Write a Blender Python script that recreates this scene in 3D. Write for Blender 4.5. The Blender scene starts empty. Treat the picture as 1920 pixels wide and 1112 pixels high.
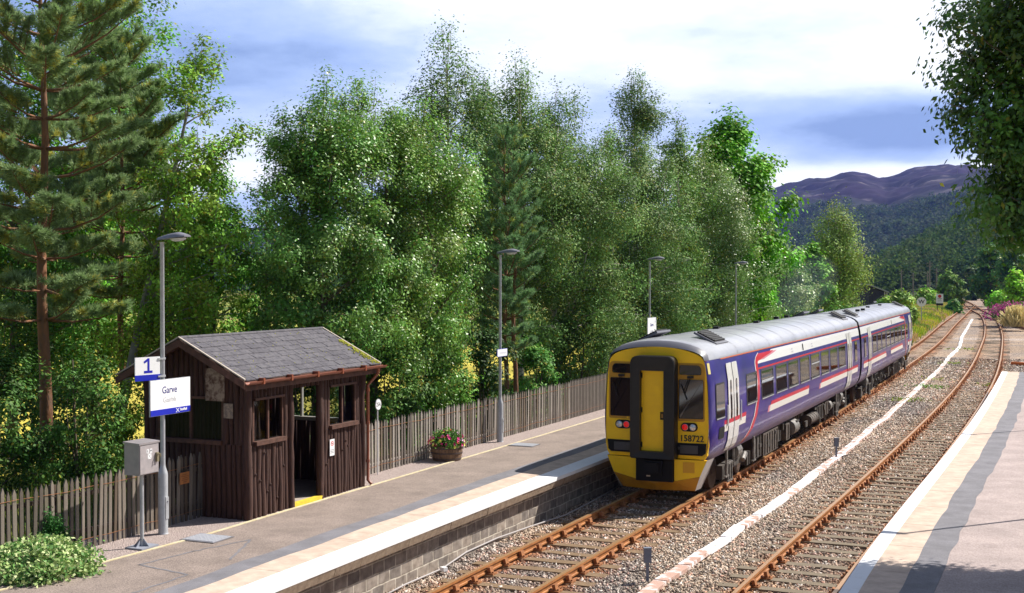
import bpy, math, random
import numpy as np
from math import sin, cos, pi, radians, hypot, atan2
random.seed(7)
rng = np.random.default_rng(11)
scn = bpy.context.scene
COL = scn.collection

# ---------------------------------------------------------------- camera
CAM_H, CAM_F, CAM_P = 5.155, 2357.87, -0.0148218      # metres, focal in px of a 1920 px wide frame, pitch
cam_d = bpy.data.cameras.new('camera')
cam_d.sensor_width = 36.0
cam_d.lens = CAM_F / 1920 * 36.0
cam_d.clip_start = 0.1
cam_d.clip_end = 20000
cam = bpy.data.objects.new('camera', cam_d)
COL.objects.link(cam)
cam.location = (0, 0, CAM_H)
cam.rotation_euler = (pi / 2 + CAM_P, 0, 0)
scn.camera = cam

# ---------------------------------------------------------------- sky, sun, exposure
SUN_AZ, SUN_EL = radians(64), radians(46)            # azimuth clockwise from the view direction (+Y)
w = bpy.data.worlds.new('World')
scn.world = w
w.use_nodes = True
nt = w.node_tree
nt.nodes.clear()
def N(t, kind, **kw):
    n = t.nodes.new(kind)
    for k, v in kw.items():
        if k in n.inputs.keys() if hasattr(n.inputs, 'keys') else False:
            n.inputs[k].default_value = v
        else:
            setattr(n, k, v)
    return n
L = nt.links.new
out = N(nt, 'ShaderNodeOutputWorld')
bg = N(nt, 'ShaderNodeBackground')
bg.inputs['Strength'].default_value = 0.055
sky = N(nt, 'ShaderNodeTexSky', sky_type='NISHITA', sun_disc=False)
sky.sun_elevation = SUN_EL
sky.sun_rotation = SUN_AZ
sky.ozone_density = 3.0
tc = N(nt, 'ShaderNodeTexCoord')
sep = N(nt, 'ShaderNodeSeparateXYZ')
L(tc.outputs['Generated'], sep.inputs[0])
def M_(t, op, a, b=None, c=None, clamp=False):
    n = t.nodes.new('ShaderNodeMath'); n.operation = op; n.use_clamp = clamp
    for i, v in enumerate((a, b, c)):
        if v is None: continue
        if isinstance(v, (int, float)): n.inputs[i].default_value = v
        else: t.links.new(v, n.inputs[i])
    return n.outputs[0]
zz = M_(nt, 'ADD', M_(nt, 'MAXIMUM', sep.outputs['Z'], 0.0), 0.07)
cx = M_(nt, 'DIVIDE', sep.outputs['X'], zz)
cy = M_(nt, 'DIVIDE', sep.outputs['Y'], zz)
cmb = N(nt, 'ShaderNodeCombineXYZ')
L(cx, cmb.inputs[0]); L(M_(nt, 'MULTIPLY', cy, 0.75), cmb.inputs[1])
n1 = N(nt, 'ShaderNodeTexNoise'); n1.inputs['Scale'].default_value = 0.42; n1.inputs['Detail'].default_value = 7; n1.inputs['Roughness'].default_value = 0.5
off = N(nt, 'ShaderNodeMapping'); off.inputs['Location'].default_value = (3.1, 5.6, 0.0)
L(cmb.outputs[0], off.inputs[0]); L(off.outputs[0], n1.inputs['Vector'])
n2 = N(nt, 'ShaderNodeTexNoise'); n2.inputs['Scale'].default_value = 3.2; n2.inputs['Detail'].default_value = 8; n2.inputs['Roughness'].default_value = 0.6
mp2 = N(nt, 'ShaderNodeMapping'); mp2.inputs['Location'].default_value = (1.3, 4.0, 2.0); mp2.inputs['Scale'].default_value = (1, 1, 3.2)
L(tc.outputs['Generated'], mp2.inputs[0]); L(mp2.outputs[0], n2.inputs['Vector'])
# the cloud layer brightens towards the sun's side; overhead and behind, unseen, it is darkened to clearer sky to cut fill light
rgt = M_(nt, 'MULTIPLY', sep.outputs['X'], 0.52)
upz = M_(nt, 'MULTIPLY', M_(nt, 'MINIMUM', sep.outputs['Z'], 0.3), 1.15)
mixn = M_(nt, 'ADD', M_(nt, 'MULTIPLY', n1.outputs['Fac'], 1.3), M_(nt, 'MULTIPLY', n2.outputs['Fac'], 1.3))
def gauss(v, c0, w0):
    t_ = M_(nt, 'DIVIDE', M_(nt, 'SUBTRACT', v, c0), w0)
    return M_(nt, 'EXPONENT', M_(nt, 'MULTIPLY', M_(nt, 'MULTIPLY', t_, t_), -1.0))
bank = M_(nt, 'MULTIPLY', gauss(sep.outputs['Z'], 0.116, 0.024), gauss(sep.outputs['X'], 0.33, 0.21))     # grey bank above the far hill
strip = gauss(sep.outputs['Z'], 0.076, 0.011)                                                            # bright rim of cloud low down
puff = M_(nt, 'MULTIPLY', gauss(sep.outputs['Z'], 0.095, 0.03), gauss(sep.outputs['X'], -0.24, 0.09))
dens = M_(nt, 'ADD', mixn, M_(nt, 'ADD', rgt, upz))
dens = M_(nt, 'SUBTRACT', dens, M_(nt, 'MULTIPLY', bank, 0.70))
dens = M_(nt, 'ADD', dens, M_(nt, 'ADD', M_(nt, 'MULTIPLY', strip, 0.22), M_(nt, 'MULTIPLY', puff, 0.26)))
rmp = N(nt, 'ShaderNodeValToRGB')
L(M_(nt, 'SUBTRACT', dens, 0.865), rmp.inputs[0])
e = rmp.color_ramp.elements
e[0].position = 0.18; e[0].color = (3.4, 5.0, 9.2, 1)
e[1].position = 0.84; e[1].color = (15.5, 15.8, 16.3, 1)
x = e.new(0.34); x.color = (5.4, 7.3, 12.0, 1)
x = e.new(0.50); x.color = (7.4, 9.2, 14.0, 1)
x = e.new(0.64); x.color = (11.4, 12.6, 15.4, 1)
clear = M_(nt, 'MULTIPLY_ADD', sep.outputs['Z'], -2.6, 1.75, clamp=True)      # 1 low down, 0 above about 40 degrees
front = M_(nt, 'MULTIPLY_ADD', sep.outputs['Y'], 1.2, 0.55, clamp=True)
mx = N(nt, 'ShaderNodeMix', data_type='RGBA')
L(M_(nt, 'MULTIPLY_ADD', M_(nt, 'MULTIPLY', clear, front), 0.82, 0.10), mx.inputs[0])
L(sky.outputs[0], mx.inputs[6]); L(rmp.outputs[0], mx.inputs[7])
L(mx.outputs[2], bg.inputs[0]); L(bg.outputs[0], out.inputs[0])

sd = bpy.data.lights.new('sun', 'SUN')
sd.energy = 5.0
sd.angle = radians(0.55)
sd.color = (1.0, 0.95, 0.86)
sun = bpy.data.objects.new('sun', sd)
COL.objects.link(sun)
sun.rotation_euler = (pi / 2 - SUN_EL, 0, -SUN_AZ + pi)
# sun lamp shines along its -Z; with this rotation the light comes from azimuth SUN_AZ
sun.rotation_euler = (pi / 2 - SUN_EL, 0, pi - SUN_AZ)
scn.view_settings.view_transform = 'Standard'
scn.view_settings.look = 'None'
scn.view_settings.gamma = 1
scn.view_settings.exposure = 0.68
HAZE = .00007
scn.render.engine = 'CYCLES'
scn.cycles.max_bounces = 6
scn.cycles.transparent_max_bounces = 8
scn.cycles.diffuse_bounces = 3
scn.cycles.glossy_bounces = 3
scn.cycles.volume_bounces = 0

# ---------------------------------------------------------------- track centre lines
KN = [0, 20, 40, 60, 90, 130]
P1 = dict(x=-4.5319, y=10.9806, th=0.3759, k=[.5148, -.0681, -.1169, .0257, -.1005, .0236])
P2 = dict(x=-0.0505, y=8.9168, th=0.3086, k=[1.3002, -.0913, -.0767, -.1239, -.0068, -.0815])
def make_curve(P, s_from=-16, s_to=150, far=()):
    S = np.arange(0, s_to + .25, .5)
    k = np.interp(S, KN, np.array(P['k']) / 100)
    a = P['th'] + np.concatenate([[0], np.cumsum(k[:-1] * .5)])
    X = P['x'] + np.concatenate([[0], np.cumsum(np.sin(a[:-1]) * .5)])
    Y = P['y'] + np.concatenate([[0], np.cumsum(np.cos(a[:-1]) * .5)])
    pts = [(P['x'] + sin(P['th']) * s, P['y'] + cos(P['th']) * s) for s in np.arange(s_from, 0, .5)]
    pts += list(zip(X, Y)) + list(far)
    pts = np.array(pts)
    d = np.concatenate([[0], np.cumsum(np.hypot(*np.diff(pts, axis=0).T))]) + s_from
    return pts, d
def unproj(px, py, z=0.0):
    c, s = cos(CAM_P), sin(CAM_P)
    a, b = (px - 960) / CAM_F, -(py - 556) / CAM_F
    dx, dy, dz = a, c - b * s, s + b * c
    t = (z - CAM_H) / dz
    return (dx * t, dy * t)
def smooth_far(px):
    P = [unproj(*q) for q in px]
    d = np.concatenate([[0], np.cumsum([hypot(P[i + 1][0] - P[i][0], P[i + 1][1] - P[i][1]) for i in range(len(P) - 1)])])
    n = int(d[-1] / 3) + 2
    u = np.linspace(0, d[-1], n)
    A = np.array(P)
    q = np.stack([np.interp(u, d, A[:, 0]), np.interp(u, d, A[:, 1])], 1)
    for _ in range(12):
        q[1:-1] = .5 * q[1:-1] + .25 * (q[:-2] + q[2:])
    return [tuple(v) for v in q]
class Curve:
    def __init__(self, pts, d):
        self.p, self.d = pts, d
        t = np.gradient(pts, axis=0); t /= np.hypot(*t.T)[:, None]
        self.t = t
    def at(self, s, l=0.0):
        x = np.interp(s, self.d, self.p[:, 0]); y = np.interp(s, self.d, self.p[:, 1])
        tx = np.interp(s, self.d, self.t[:, 0]); ty = np.interp(s, self.d, self.t[:, 1])
        n = hypot(tx, ty); tx /= n; ty /= n
        return (float(x + l * ty), float(y - l * tx))
    def ang(self, s):
        tx = np.interp(s, self.d, self.t[:, 0]); ty = np.interp(s, self.d, self.t[:, 1])
        return atan2(tx, ty)
    def lat(self, x, y):
        x = np.asarray(x, float).ravel(); y = np.asarray(y, float).ravel()
        best = np.empty(len(x), int)
        for i in range(0, len(x), 20000):
            dd = (x[i:i + 20000, None] - self.p[None, ::2, 0]) ** 2 + (y[i:i + 20000, None] - self.p[None, ::2, 1]) ** 2
            best[i:i + 20000] = dd.argmin(1) * 2
        dx, dy = x - self.p[best, 0], y - self.p[best, 1]
        tx, ty = self.t[best, 0], self.t[best, 1]
        return dx * ty - dy * tx, self.d[best] + dx * tx + dy * ty
far1 = smooth_far([(1786, 601), (1800, 589.5), (1810, 580.5), (1817, 575.5), (1820, 572.3), (1816, 569), (1797, 560), (1780, 553), (1765, 548)])
C1 = Curve(*make_curve(P1, s_to=150, far=far1))
far2 = smooth_far([(1862.6, 624), (1861.5, 610.5), (1857, 599), (1850, 590), (1838, 581.5), (1819, 571), (1797, 560), (1780, 553), (1765, 548)])
C2 = Curve(*make_curve(P2, s_to=112, far=far2))
C3 = Curve(*(lambda p: (np.array(p), np.concatenate([[0], np.cumsum(np.hypot(*np.diff(np.array(p), axis=0).T))])))(
    smooth_far([(2060, 646), (1985, 626), (1918, 609.5), (1857, 592.3), (1838, 584.5), (1822, 574.5)])))

# ---------------------------------------------------------------- helpers
MATS = {}
def mat(name, col, rough=.7, metal=0.0, col2=None, scale=4.0, thr=(.4, .6), bump=0.0, bscale=None, detail=4,
        attr=False, transl=0.0, emis=None, spec=.5, coat=0.0, stretch=(1, 1, 1), voro=False, blotch=None):
    if name in MATS: return MATS[name]
    m = bpy.data.materials.new(name); m.use_nodes = True
    t = m.node_tree; b = t.nodes['Principled BSDF']; lk = t.links.new
    b.inputs['Roughness'].default_value = rough
    b.inputs['Metallic'].default_value = metal
    b.inputs['Specular IOR Level'].default_value = spec
    if coat: b.inputs['Coat Weight'].default_value = coat; b.inputs['Coat Roughness'].default_value = .05
    b.inputs['Base Color'].default_value = (*col, 1)
    tcn = t.nodes.new('ShaderNodeTexCoord'); mp = t.nodes.new('ShaderNodeMapping')
    mp.inputs['Scale'].default_value = stretch
    lk(tcn.outputs['Object'], mp.inputs[0])
    src = None
    if attr:
        a = t.nodes.new('ShaderNodeAttribute'); a.attribute_name = 'col'; src = a.outputs['Color']
        lk(src, b.inputs['Base Color'])
    if col2 is not None:
        n = t.nodes.new('ShaderNodeTexNoise'); n.inputs['Scale'].default_value = scale; n.inputs['Detail'].default_value = detail
        n.inputs['Roughness'].default_value = .62
        lk(mp.outputs[0], n.inputs['Vector'])
        r = t.nodes.new('ShaderNodeValToRGB')
        r.color_ramp.elements[0].position = thr[0]; r.color_ramp.elements[1].position = thr[1]
        r.color_ramp.elements[0].color = (*col, 1); r.color_ramp.elements[1].color = (*col2, 1)
        lk(n.outputs['Fac'], r.inputs[0]); lk(r.outputs[0], b.inputs['Base Color']); src = r.outputs[0]
    if blotch:
        n = t.nodes.new('ShaderNodeTexNoise'); n.inputs['Scale'].default_value = blotch[0]; n.inputs['Detail'].default_value = 6; n.inputs['Roughness'].default_value = .65
        lk(tcn.outputs['Object'], n.inputs['Vector'])
        mr = t.nodes.new('ShaderNodeMapRange'); mr.inputs[1].default_value = .3; mr.inputs[2].default_value = .7; mr.inputs[3].default_value = 1 - blotch[1]; mr.inputs[4].default_value = 1 + blotch[1]
        mu = t.nodes.new('ShaderNodeMix'); mu.data_type = 'RGBA'; mu.blend_type = 'MULTIPLY'; mu.inputs[0].default_value = 1
        lk(n.outputs['Fac'], mr.inputs[0]); lk(mr.outputs[0], mu.inputs[7])
        if src is not None: lk(src, mu.inputs[6])
        else: mu.inputs[6].default_value = (*col, 1)
        lk(mu.outputs[2], b.inputs['Base Color']); src = mu.outputs[2]
    if bump:
        n = t.nodes.new('ShaderNodeTexVoronoi' if voro else 'ShaderNodeTexNoise'); n.inputs['Scale'].default_value = bscale or scale
        lk(mp.outputs[0], n.inputs['Vector'])
        bp = t.nodes.new('ShaderNodeBump'); bp.inputs['Strength'].default_value = 1.0; bp.inputs['Distance'].default_value = bump
        lk(n.outputs[0], bp.inputs['Height']); lk(bp.outputs[0], b.inputs['Normal'])
    if emis:
        b.inputs['Emission Color'].default_value = (*emis[:3], 1); b.inputs['Emission Strength'].default_value = emis[3]
    if transl:
        tr = t.nodes.new('ShaderNodeBsdfTranslucent'); ms = t.nodes.new('ShaderNodeMixShader'); o = t.nodes['Material Output']
        ms.inputs[0].default_value = transl
        if src is not None: lk(src, tr.inputs[0])
        else: tr.inputs[0].default_value = (*col, 1)
        lk(b.outputs[0], ms.inputs[1]); lk(tr.outputs[0], ms.inputs[2]); lk(ms.outputs[0], o.inputs[0])
    MATS[name] = m
    return m

def tag(o, label=None, cat=None, group=None, kind=None):
    if label: o['label'] = label
    if cat: o['category'] = cat
    if group: o['group'] = group
    if kind: o['kind'] = kind
    return o
def empty(name, loc=(0, 0, 0), rz=0.0, label=None, cat=None, group=None):
    o = bpy.data.objects.new(name, None); COL.objects.link(o)
    o.location = loc; o.rotation_euler = (0, 0, rz); o.empty_display_size = .2
    return tag(o, label, cat, group)
class MB:
    def __init__(s): s.v = []; s.f = []; s.m = []
    def add(s, V, F, m=0):
        n = len(s.v); s.v += [tuple(map(float, q)) for q in V]; s.f += [tuple(i + n for i in q) for q in F]; s.m += [m] * len(F); return s
    def box(s, c, d, rz=0.0, m=0, rx=0.0, ry=0.0):
        hx, hy, hz = d[0] / 2, d[1] / 2, d[2] / 2; V = []
        for z in (-hz, hz):
            for x, y in ((-hx, -hy), (hx, -hy), (hx, hy), (-hx, hy)):
                a, b_, c_ = x, y, z
                if rx: b_, c_ = b_ * cos(rx) - c_ * sin(rx), b_ * sin(rx) + c_ * cos(rx)
                if ry: a, c_ = a * cos(ry) + c_ * sin(ry), -a * sin(ry) + c_ * cos(ry)
                V.append((c[0] + a * cos(rz) - b_ * sin(rz), c[1] + a * sin(rz) + b_ * cos(rz), c[2] + c_))
        return s.add(V, [(0, 3, 2, 1), (4, 5, 6, 7), (0, 1, 5, 4), (1, 2, 6, 5), (2, 3, 7, 6), (3, 0, 4, 7)], m)
    def tube(s, P, R, n=8, m=0, cap=True):
        if isinstance(R, (int, float)): R = [R] * len(P)
        V = []; ref = None
        for i, p in enumerate(P):
            p = np.array(p, float)
            a = np.array(P[max(i - 1, 0)], float); b_ = np.array(P[min(i + 1, len(P) - 1)], float)
            d = b_ - a; d /= (np.linalg.norm(d) + 1e-9)
            if ref is None: ref = np.array((1., 0, 0)) if abs(d[0]) < .9 else np.array((0, 1., 0))
            u = np.cross(d, ref); u /= np.linalg.norm(u) + 1e-9; v = np.cross(d, u); ref = -np.cross(d, v) if False else ref
            for k in range(n):
                t = 2 * pi * k / n; V.append(tuple(p + R[i] * (cos(t) * u + sin(t) * v)))
        F = []
        for i in range(len(P) - 1):
            for k in range(n):
                F.append((i * n + k, i * n + (k + 1) % n, (i + 1) * n + (k + 1) % n, (i + 1) * n + k))
        if cap: F += [tuple(range(n))[::-1], tuple((len(P) - 1) * n + k for k in range(n))]
        return s.add(V, F, m)
    def lathe(s, prof, c=(0, 0, 0), n=16, m=0):
        V = [(c[0] + r * cos(2 * pi * k / n), c[1] + r * sin(2 * pi * k / n), c[2] + z) for r, z in prof for k in range(n)]
        F = [(i * n + k, i * n + (k + 1) % n, (i + 1) * n + (k + 1) % n, (i + 1) * n + k) for i in range(len(prof) - 1) for k in range(n)]
        return s.add(V, F, m)
    def prism(s, poly, f0, f1, m=0):
        """poly: list of 2d points; f0/f1 map a 2d point to 3d for the two ends"""
        n = len(poly); V = [f0(*q) for q in poly] + [f1(*q) for q in poly]
        F = [tuple(range(n))[::-1], tuple(range(n, 2 * n))] + [(i, (i + 1) % n, n + (i + 1) % n, n + i) for i in range(n)]
        return s.add(V, F, m)
    def build(s, name, mats, parent=None, smooth=False):
        me = bpy.data.meshes.new(name); me.from_pydata(s.v, [], s.f)
        mats = mats if isinstance(mats, (list, tuple)) else [mats]
        for q in mats: me.materials.append(q)
        if len(mats) > 1: me.polygons.foreach_set('material_index', s.m)
        if smooth: me.shade_smooth() if smooth is True else me.set_sharp_from_angle(angle=smooth)
        me.update()
        o = bpy.data.objects.new(name, me); COL.objects.link(o); o.parent = parent
        return o
def np_mesh(name, V, F, m, parent=None, col=None, smooth=False):
    """V (n,3), F (k,c) ints with c = 3 or 4, col (k,3) one colour per face"""
    me = bpy.data.meshes.new(name); c = F.shape[1]
    me.vertices.add(len(V)); me.vertices.foreach_set('co', np.ascontiguousarray(V, np.float32).ravel())
    me.loops.add(F.size); me.loops.foreach_set('vertex_index', np.ascontiguousarray(F, np.int32).ravel())
    me.polygons.add(len(F)); me.polygons.foreach_set('loop_start', np.arange(0, F.size, c, dtype=np.int32))
    me.polygons.foreach_set('loop_total', np.full(len(F), c, np.int32))
    me.update(calc_edges=True)
    if col is not None:
        a = me.attributes.new('col', 'FLOAT_COLOR', 'FACE' if len(col) == len(F) else 'POINT')
        a.data.foreach_set('color', np.concatenate([col, np.ones((len(col), 1))], 1).astype(np.float32).ravel())
    if smooth: me.polygons.foreach_set('use_smooth', np.ones(len(F), bool))
    me.materials.append(m)
    o = bpy.data.objects.new(name, me); COL.objects.link(o); o.parent = parent
    return o
def copy_tree(o, parent=None):
    c = o.copy(); COL.objects.link(c); c.parent = parent
    for ch in list(o.children): copy_tree(ch, c)
    return c
_dg = None
def text_mesh(name, body, size, m, parent, loc, rot, sx=1.0, depth=.0015, weight=0.0, align='CENTER'):
    cu = bpy.data.curves.new('lettering', 'FONT'); cu.body = body; cu.size = size; cu.extrude = depth; cu.offset = weight
    cu.align_x = align; cu.align_y = 'CENTER'; cu.resolution_u = 3
    t = bpy.data.objects.new('lettering', cu); COL.objects.link(t)
    bpy.context.view_layer.update()
    me = bpy.data.meshes.new_from_object(t.evaluated_get(bpy.context.evaluated_depsgraph_get()))
    bpy.data.objects.remove(t); bpy.data.curves.remove(cu)
    me.materials.clear(); me.materials.append(m)
    o = bpy.data.objects.new(name, me); COL.objects.link(o); o.parent = parent
    o.location = loc; o.rotation_euler = rot; o.scale = (sx, 1, 1)
    return o
def sweep(mb, C, s0, s1, prof, ds=1.0, m=0, closed=True, caps=True):
    """extrude a cross-section prof [(l, z)] along curve C from s0 to s1"""
    n = max(2, int(round((s1 - s0) / ds)) + 1); S = np.linspace(s0, s1, n); k = len(prof); V = []
    for s in S:
        for q in prof:
            l, z = (q(s) if callable(q) else q); x, y = C.at(s, l); V.append((x, y, z))
    F = []
    kk = k if closed else k - 1
    for i in range(n - 1):
        for j in range(kk):
            F.append((i * k + j, i * k + (j + 1) % k, (i + 1) * k + (j + 1) % k, (i + 1) * k + j))
    if closed and caps: F += [tuple(range(k)), tuple((n - 1) * k + j for j in range(k))[::-1]]
    return mb.add(V, F, m)
ZP1, ZP2 = .75, .90                # platform heights above rail top
def on1(s, l, z=ZP1): x, y = C1.at(s, l); return (x, y, z)
def pix(px, Y, py=None):
    """world x (and z) of a point seen at pixel px, py when it stands Y metres ahead"""
    x = (px - 960) / CAM_F * Y
    return x if py is None else (x, CAM_H + (521 - py) / CAM_F * Y)
# ---------------------------------------------------------------- terrain
def smst(a, b, x):
    t = np.clip((x - a) / (b - a), 0, 1); return t * t * (3 - 2 * t)
def vnoise(x, y, s, seed=0):
    """cheap smooth value noise"""
    x = x / s + seed * 17.3; y = y / s - seed * 9.1
    xi, yi = np.floor(x).astype(np.int64), np.floor(y).astype(np.int64); fx, fy = x - xi, y - yi
    fx = fx * fx * (3 - 2 * fx); fy = fy * fy * (3 - 2 * fy)
    def h(a, b):
        n = (a * 374761393 + b * 668265263 + seed * 974711) & 0x7fffffff
        n = ((n ^ (n >> 13)) * 1274126177) & 0x7fffffff
        return ((n ^ (n >> 16)) & 0xffff) / 65535.0
    return (h(xi, yi) * (1 - fx) + h(xi + 1, yi) * fx) * (1 - fy) + (h(xi, yi + 1) * (1 - fx) + h(xi + 1, yi + 1) * fx) * fy
def az_of(px): return math.degrees(math.atan((px - 960) / CAM_F))
R2 = [(-2500, 470), (-600, 440), (200, 425), (460, 432), (800, 438), (1100, 420), (1300, 395), (1430, 365), (1456, 356), (1500, 346), (1545, 338), (1580, 328), (1620, 331),
      (1662, 342), (1700, 332), (1740, 324), (1800, 322), (1900, 333), (2100, 320), (3500, 300)]
R1 = [(-2500, 521), (1560, 521), (1625, 516), (1660, 500), (1700, 478), (1760, 452), (1800, 435), (1850, 416), (1920, 398), (2100, 370), (3500, 330)]
az2 = np.array([az_of(p) for p, _ in R2]); y2 = np.array([q for _, q in R2], float)
az1 = np.array([az_of(p) for p, _ in R1]); y1 = np.array([q for _, q in R1], float)
def terrain(x, y):
    x = np.asarray(x, float); y = np.asarray(y, float); sh = x.shape; x = x.ravel(); y = y.ravel()
    r = np.hypot(x, y); az = np.degrees(np.arctan2(x, y))
    azc = np.clip(az, -60, 60)
    l, s = C1.lat(x, y)
    z = np.full(len(x), -.42)
    left = smst(4.9, 6.4, -l) * (1 - smst(66, 74, s))
    z = z * (1 - left) + .52 * left
    z = z - .6 * smst(9, 22, -l) * left
    farv = smst(1.9, 3.6, -l) * smst(66, 74, s)
    z = z + farv * (.45 + .45 * vnoise(x, y, 9, 3))
    rt = smst(9.5, 16, l) * (1 - smst(150, 190, s)); z = z + rt * .5
    bk = smst(12.5, 19, l) * (s > 15) * (s < 190); z = z + bk * 2.2
    rf = smst(6, 14, l) * smst(150, 190, s); z = z + rf * 1.2
    h1 = np.interp(azc, az1, (521 - y1) / CAM_F * 600 / np.cos(np.radians(12)))
    z = z + h1 * smst(345, 600, r) * (1 + .12 * (vnoise(x, y, 60, 5) - .5)) + smst(600, 950, r) * h1 * .25
    h2 = np.interp(azc, az2, (521 - y2) / CAM_F * 2400) + 6
    t = smst(820, 2400, r) * .55 + .45 * np.clip((r - 900) / 1500, 0, 1)
    rough = (vnoise(x, y, 230, 7) - .5) * 44 + (vnoise(x, y, 90, 8) - .5) * 18 + (vnoise(x, y, 38, 9) - .5) * 12 + (vnoise(x, y, 17, 10) - .5) * 5
    z = z + np.maximum(h2 - z, 0) * t + rough * smst(900, 1700, r) * (1 - .6 * smst(2100, 2400, r))
    z = z + ((vnoise(x, y, 48, 18) - .5) * 13 + (vnoise(x, y, 20, 19) - .5) * 6) * smst(1500, 2000, r)
    z = z - smst(2450, 4200, r) * 160
    return z.reshape(sh)
def land_col(x, y):
    l, s = C1.lat(x, y); r = np.hypot(x, y); az = np.degrees(np.arctan2(x, y))
    n = vnoise(x, y, 1.7, 1) * .5 + vnoise(x, y, 6, 2) * .5
    g = np.array([.075, .13, .03]); gy = np.array([.30, .30, .05]); straw = np.array([.42, .30, .12]); dark = np.array([.03, .05, .016])
    c = g + (gy - g) * smst(.3, .75, n)[:, None]
    c = c + (straw - c) * (smst(.68, .85, vnoise(x, y, 3.1, 4)) * .7)[:, None]
    fld = smst(11, 16, -l) * (1 - smst(380, 520, r)) * (s < 75) * (az < 8) * (y > 5)
    fc = np.array([.50, .42, .07])[None] * (.75 + .5 * vnoise(x, y, 14, 6))[:, None]
    c = c * (1 - fld[:, None]) + fc * fld[:, None]
    nearl = ((l < -5) & (l > -11) & (s < 66)) | ((l < -5) & (s < 3) & (r < 60)); c[nearl] = dark * 1.6  # unseen ground behind the camera is also darkened, to keep window reflections dark
    wd = smst(330, 360, r) * smst(14, 17, az); c = c * (1 - wd[:, None]) + dark * wd[:, None]
    hill = smst(800, 1000, r)
    low = np.array([.012, .024, .010]); mid = np.array([.016, .024, .018]); hea = np.array([.018, .009, .030]); rock = np.array([.13, .11, .12])
    z = terrain(x, y)
    hh = z + (vnoise(x, y, 120, 12) - .5) * 70
    hc = low + (mid - low) * smst(40, 95, hh)[:, None]
    hc = hc + (hea - hc) * (smst(95, 150, hh) * (.55 + .45 * vnoise(x, y, 75, 13)))[:, None]
    hc = hc * (.35 + .75 * vnoise(x, y, 22, 14) + .55 * vnoise(x, y, 60, 16))[:, None]
    hc = hc + (rock - hc) * (smst(.80, .88, vnoise(x, y, 16, 15)) * smst(90, 140, hh) * .8)[:, None]
    return c * (1 - hill[:, None]) + hc * hill[:, None]
rr = np.concatenate([np.geomspace(2.5, 340, 200), np.geomspace(346, 900, 60), np.geomspace(910, 2600, 210), np.geomspace(2650, 9000, 14)])
aa = np.radians(np.concatenate([np.linspace(-180, -42, 24), np.linspace(-40, 32, 420), np.linspace(34, 180, 24)]))
RR, AA = np.meshgrid(rr, aa, indexing='ij')
GX, GY = RR * np.sin(AA), RR * np.cos(AA)
GZ = terrain(GX, GY)
V = np.stack([GX.ravel(), GY.ravel(), GZ.ravel()], 1)
na = len(aa); i0 = (np.arange(len(rr) - 1)[:, None] * na + np.arange(na - 1)[None]).ravel()
F = np.stack([i0, i0 + na, i0 + na + 1, i0 + 1], 1)
m_ground = mat('ground_cover', (.1, .15, .04), rough=.95, attr=True, bump=.12, bscale=1.3, spec=.1, blotch=(.06, .45))
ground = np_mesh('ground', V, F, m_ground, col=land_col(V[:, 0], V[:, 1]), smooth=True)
tag(ground, kind='structure')

# ---------------------------------------------------------------- ballast bed
def ballast_mat():
    m = mat('ballast_stone', (.4, .35, .3), rough=.9, attr=True, spec=.25)
    t = m.node_tree; b = t.nodes['Principled BSDF']; lk = t.links.new
    a = [n for n in t.nodes if n.type == 'ATTRIBUTE'][0]; mp = [n for n in t.nodes if n.type == 'MAPPING'][0]
    v = t.nodes.new('ShaderNodeTexVoronoi'); v.inputs['Scale'].default_value = 17; lk(mp.outputs[0], v.inputs['Vector'])
    r = t.nodes.new('ShaderNodeValToRGB'); e = r.color_ramp.elements
    e[0].color = (.30, .26, .24, 1); e[1].color = (1.9, 1.75, 1.55, 1); q = e.new(.5); q.color = (.9, .85, .82, 1)
    sp = t.nodes.new('ShaderNodeSeparateColor'); lk(v.outputs['Color'], sp.inputs[0]); lk(sp.outputs[0], r.inputs[0])
    mu = t.nodes.new('ShaderNodeMix'); mu.data_type = 'RGBA'; mu.blend_type = 'MULTIPLY'; mu.inputs[0].default_value = 1
    lk(a.outputs['Color'], mu.inputs[6]); lk(r.outputs[0], mu.inputs[7]); lk(mu.outputs[2], b.inputs['Base Color'])
    bp = t.nodes.new('ShaderNodeBump'); bp.inputs['Strength'].default_value = .9; bp.inputs['Distance'].default_value = .035; bp.invert = True
    lk(v.outputs['Distance'], bp.inputs['Height']); lk(bp.outputs[0], b.inputs['Normal'])
    return m
m_ballast = ballast_mat()
BAL = np.array([.40, .315, .245]); RUST = np.array([.36, .15, .06]); BGREY = np.array([.27, .235, .22])
def ballast_col(x, y):
    l1, s1 = C1.lat(x, y); l2, s2 = C2.lat(x, y)
    d1 = np.minimum(abs(abs(l1) - .85), 9); d2 = np.minimum(abs(abs(l2) - .85), 9)
    n = vnoise(x, y, .5, 21)
    rust = np.clip(np.exp(-(d1 / .36) ** 2) * .85 + np.exp(-(d2 / .33) ** 2) * .7 + .12 * (abs(l1) < .8) + .14 * (abs(l2) < .8), 0, .9) * (.4 + n * 1.1)
    rust = np.clip(rust, 0, .92)
    c = np.tile(BAL, (len(x), 1)); c = c + (BGREY - c) * (smst(.4, .7, vnoise(x, y, 2.6, 22)) * .7)[:, None]
    c = c + (RUST - c) * rust[:, None]
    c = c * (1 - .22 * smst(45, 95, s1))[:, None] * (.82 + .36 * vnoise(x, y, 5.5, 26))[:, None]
    # brownish fines spread near the second track
    br = smst(1.1, 2.2, 2.6 - abs(l2 + .3)); c = c * (1 - .25 * br[:, None]) + np.array([.30, .19, .11]) * .25 * br[:, None]
    gz = np.clip(1 - abs(s1 - 109) / 3.2, 0, 1) * (l1 > 1.5)     # pale stone patch across the lines
    c = c + (np.array([.42, .38, .37]) - c) * (gz * .7)[:, None]
    return c
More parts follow.
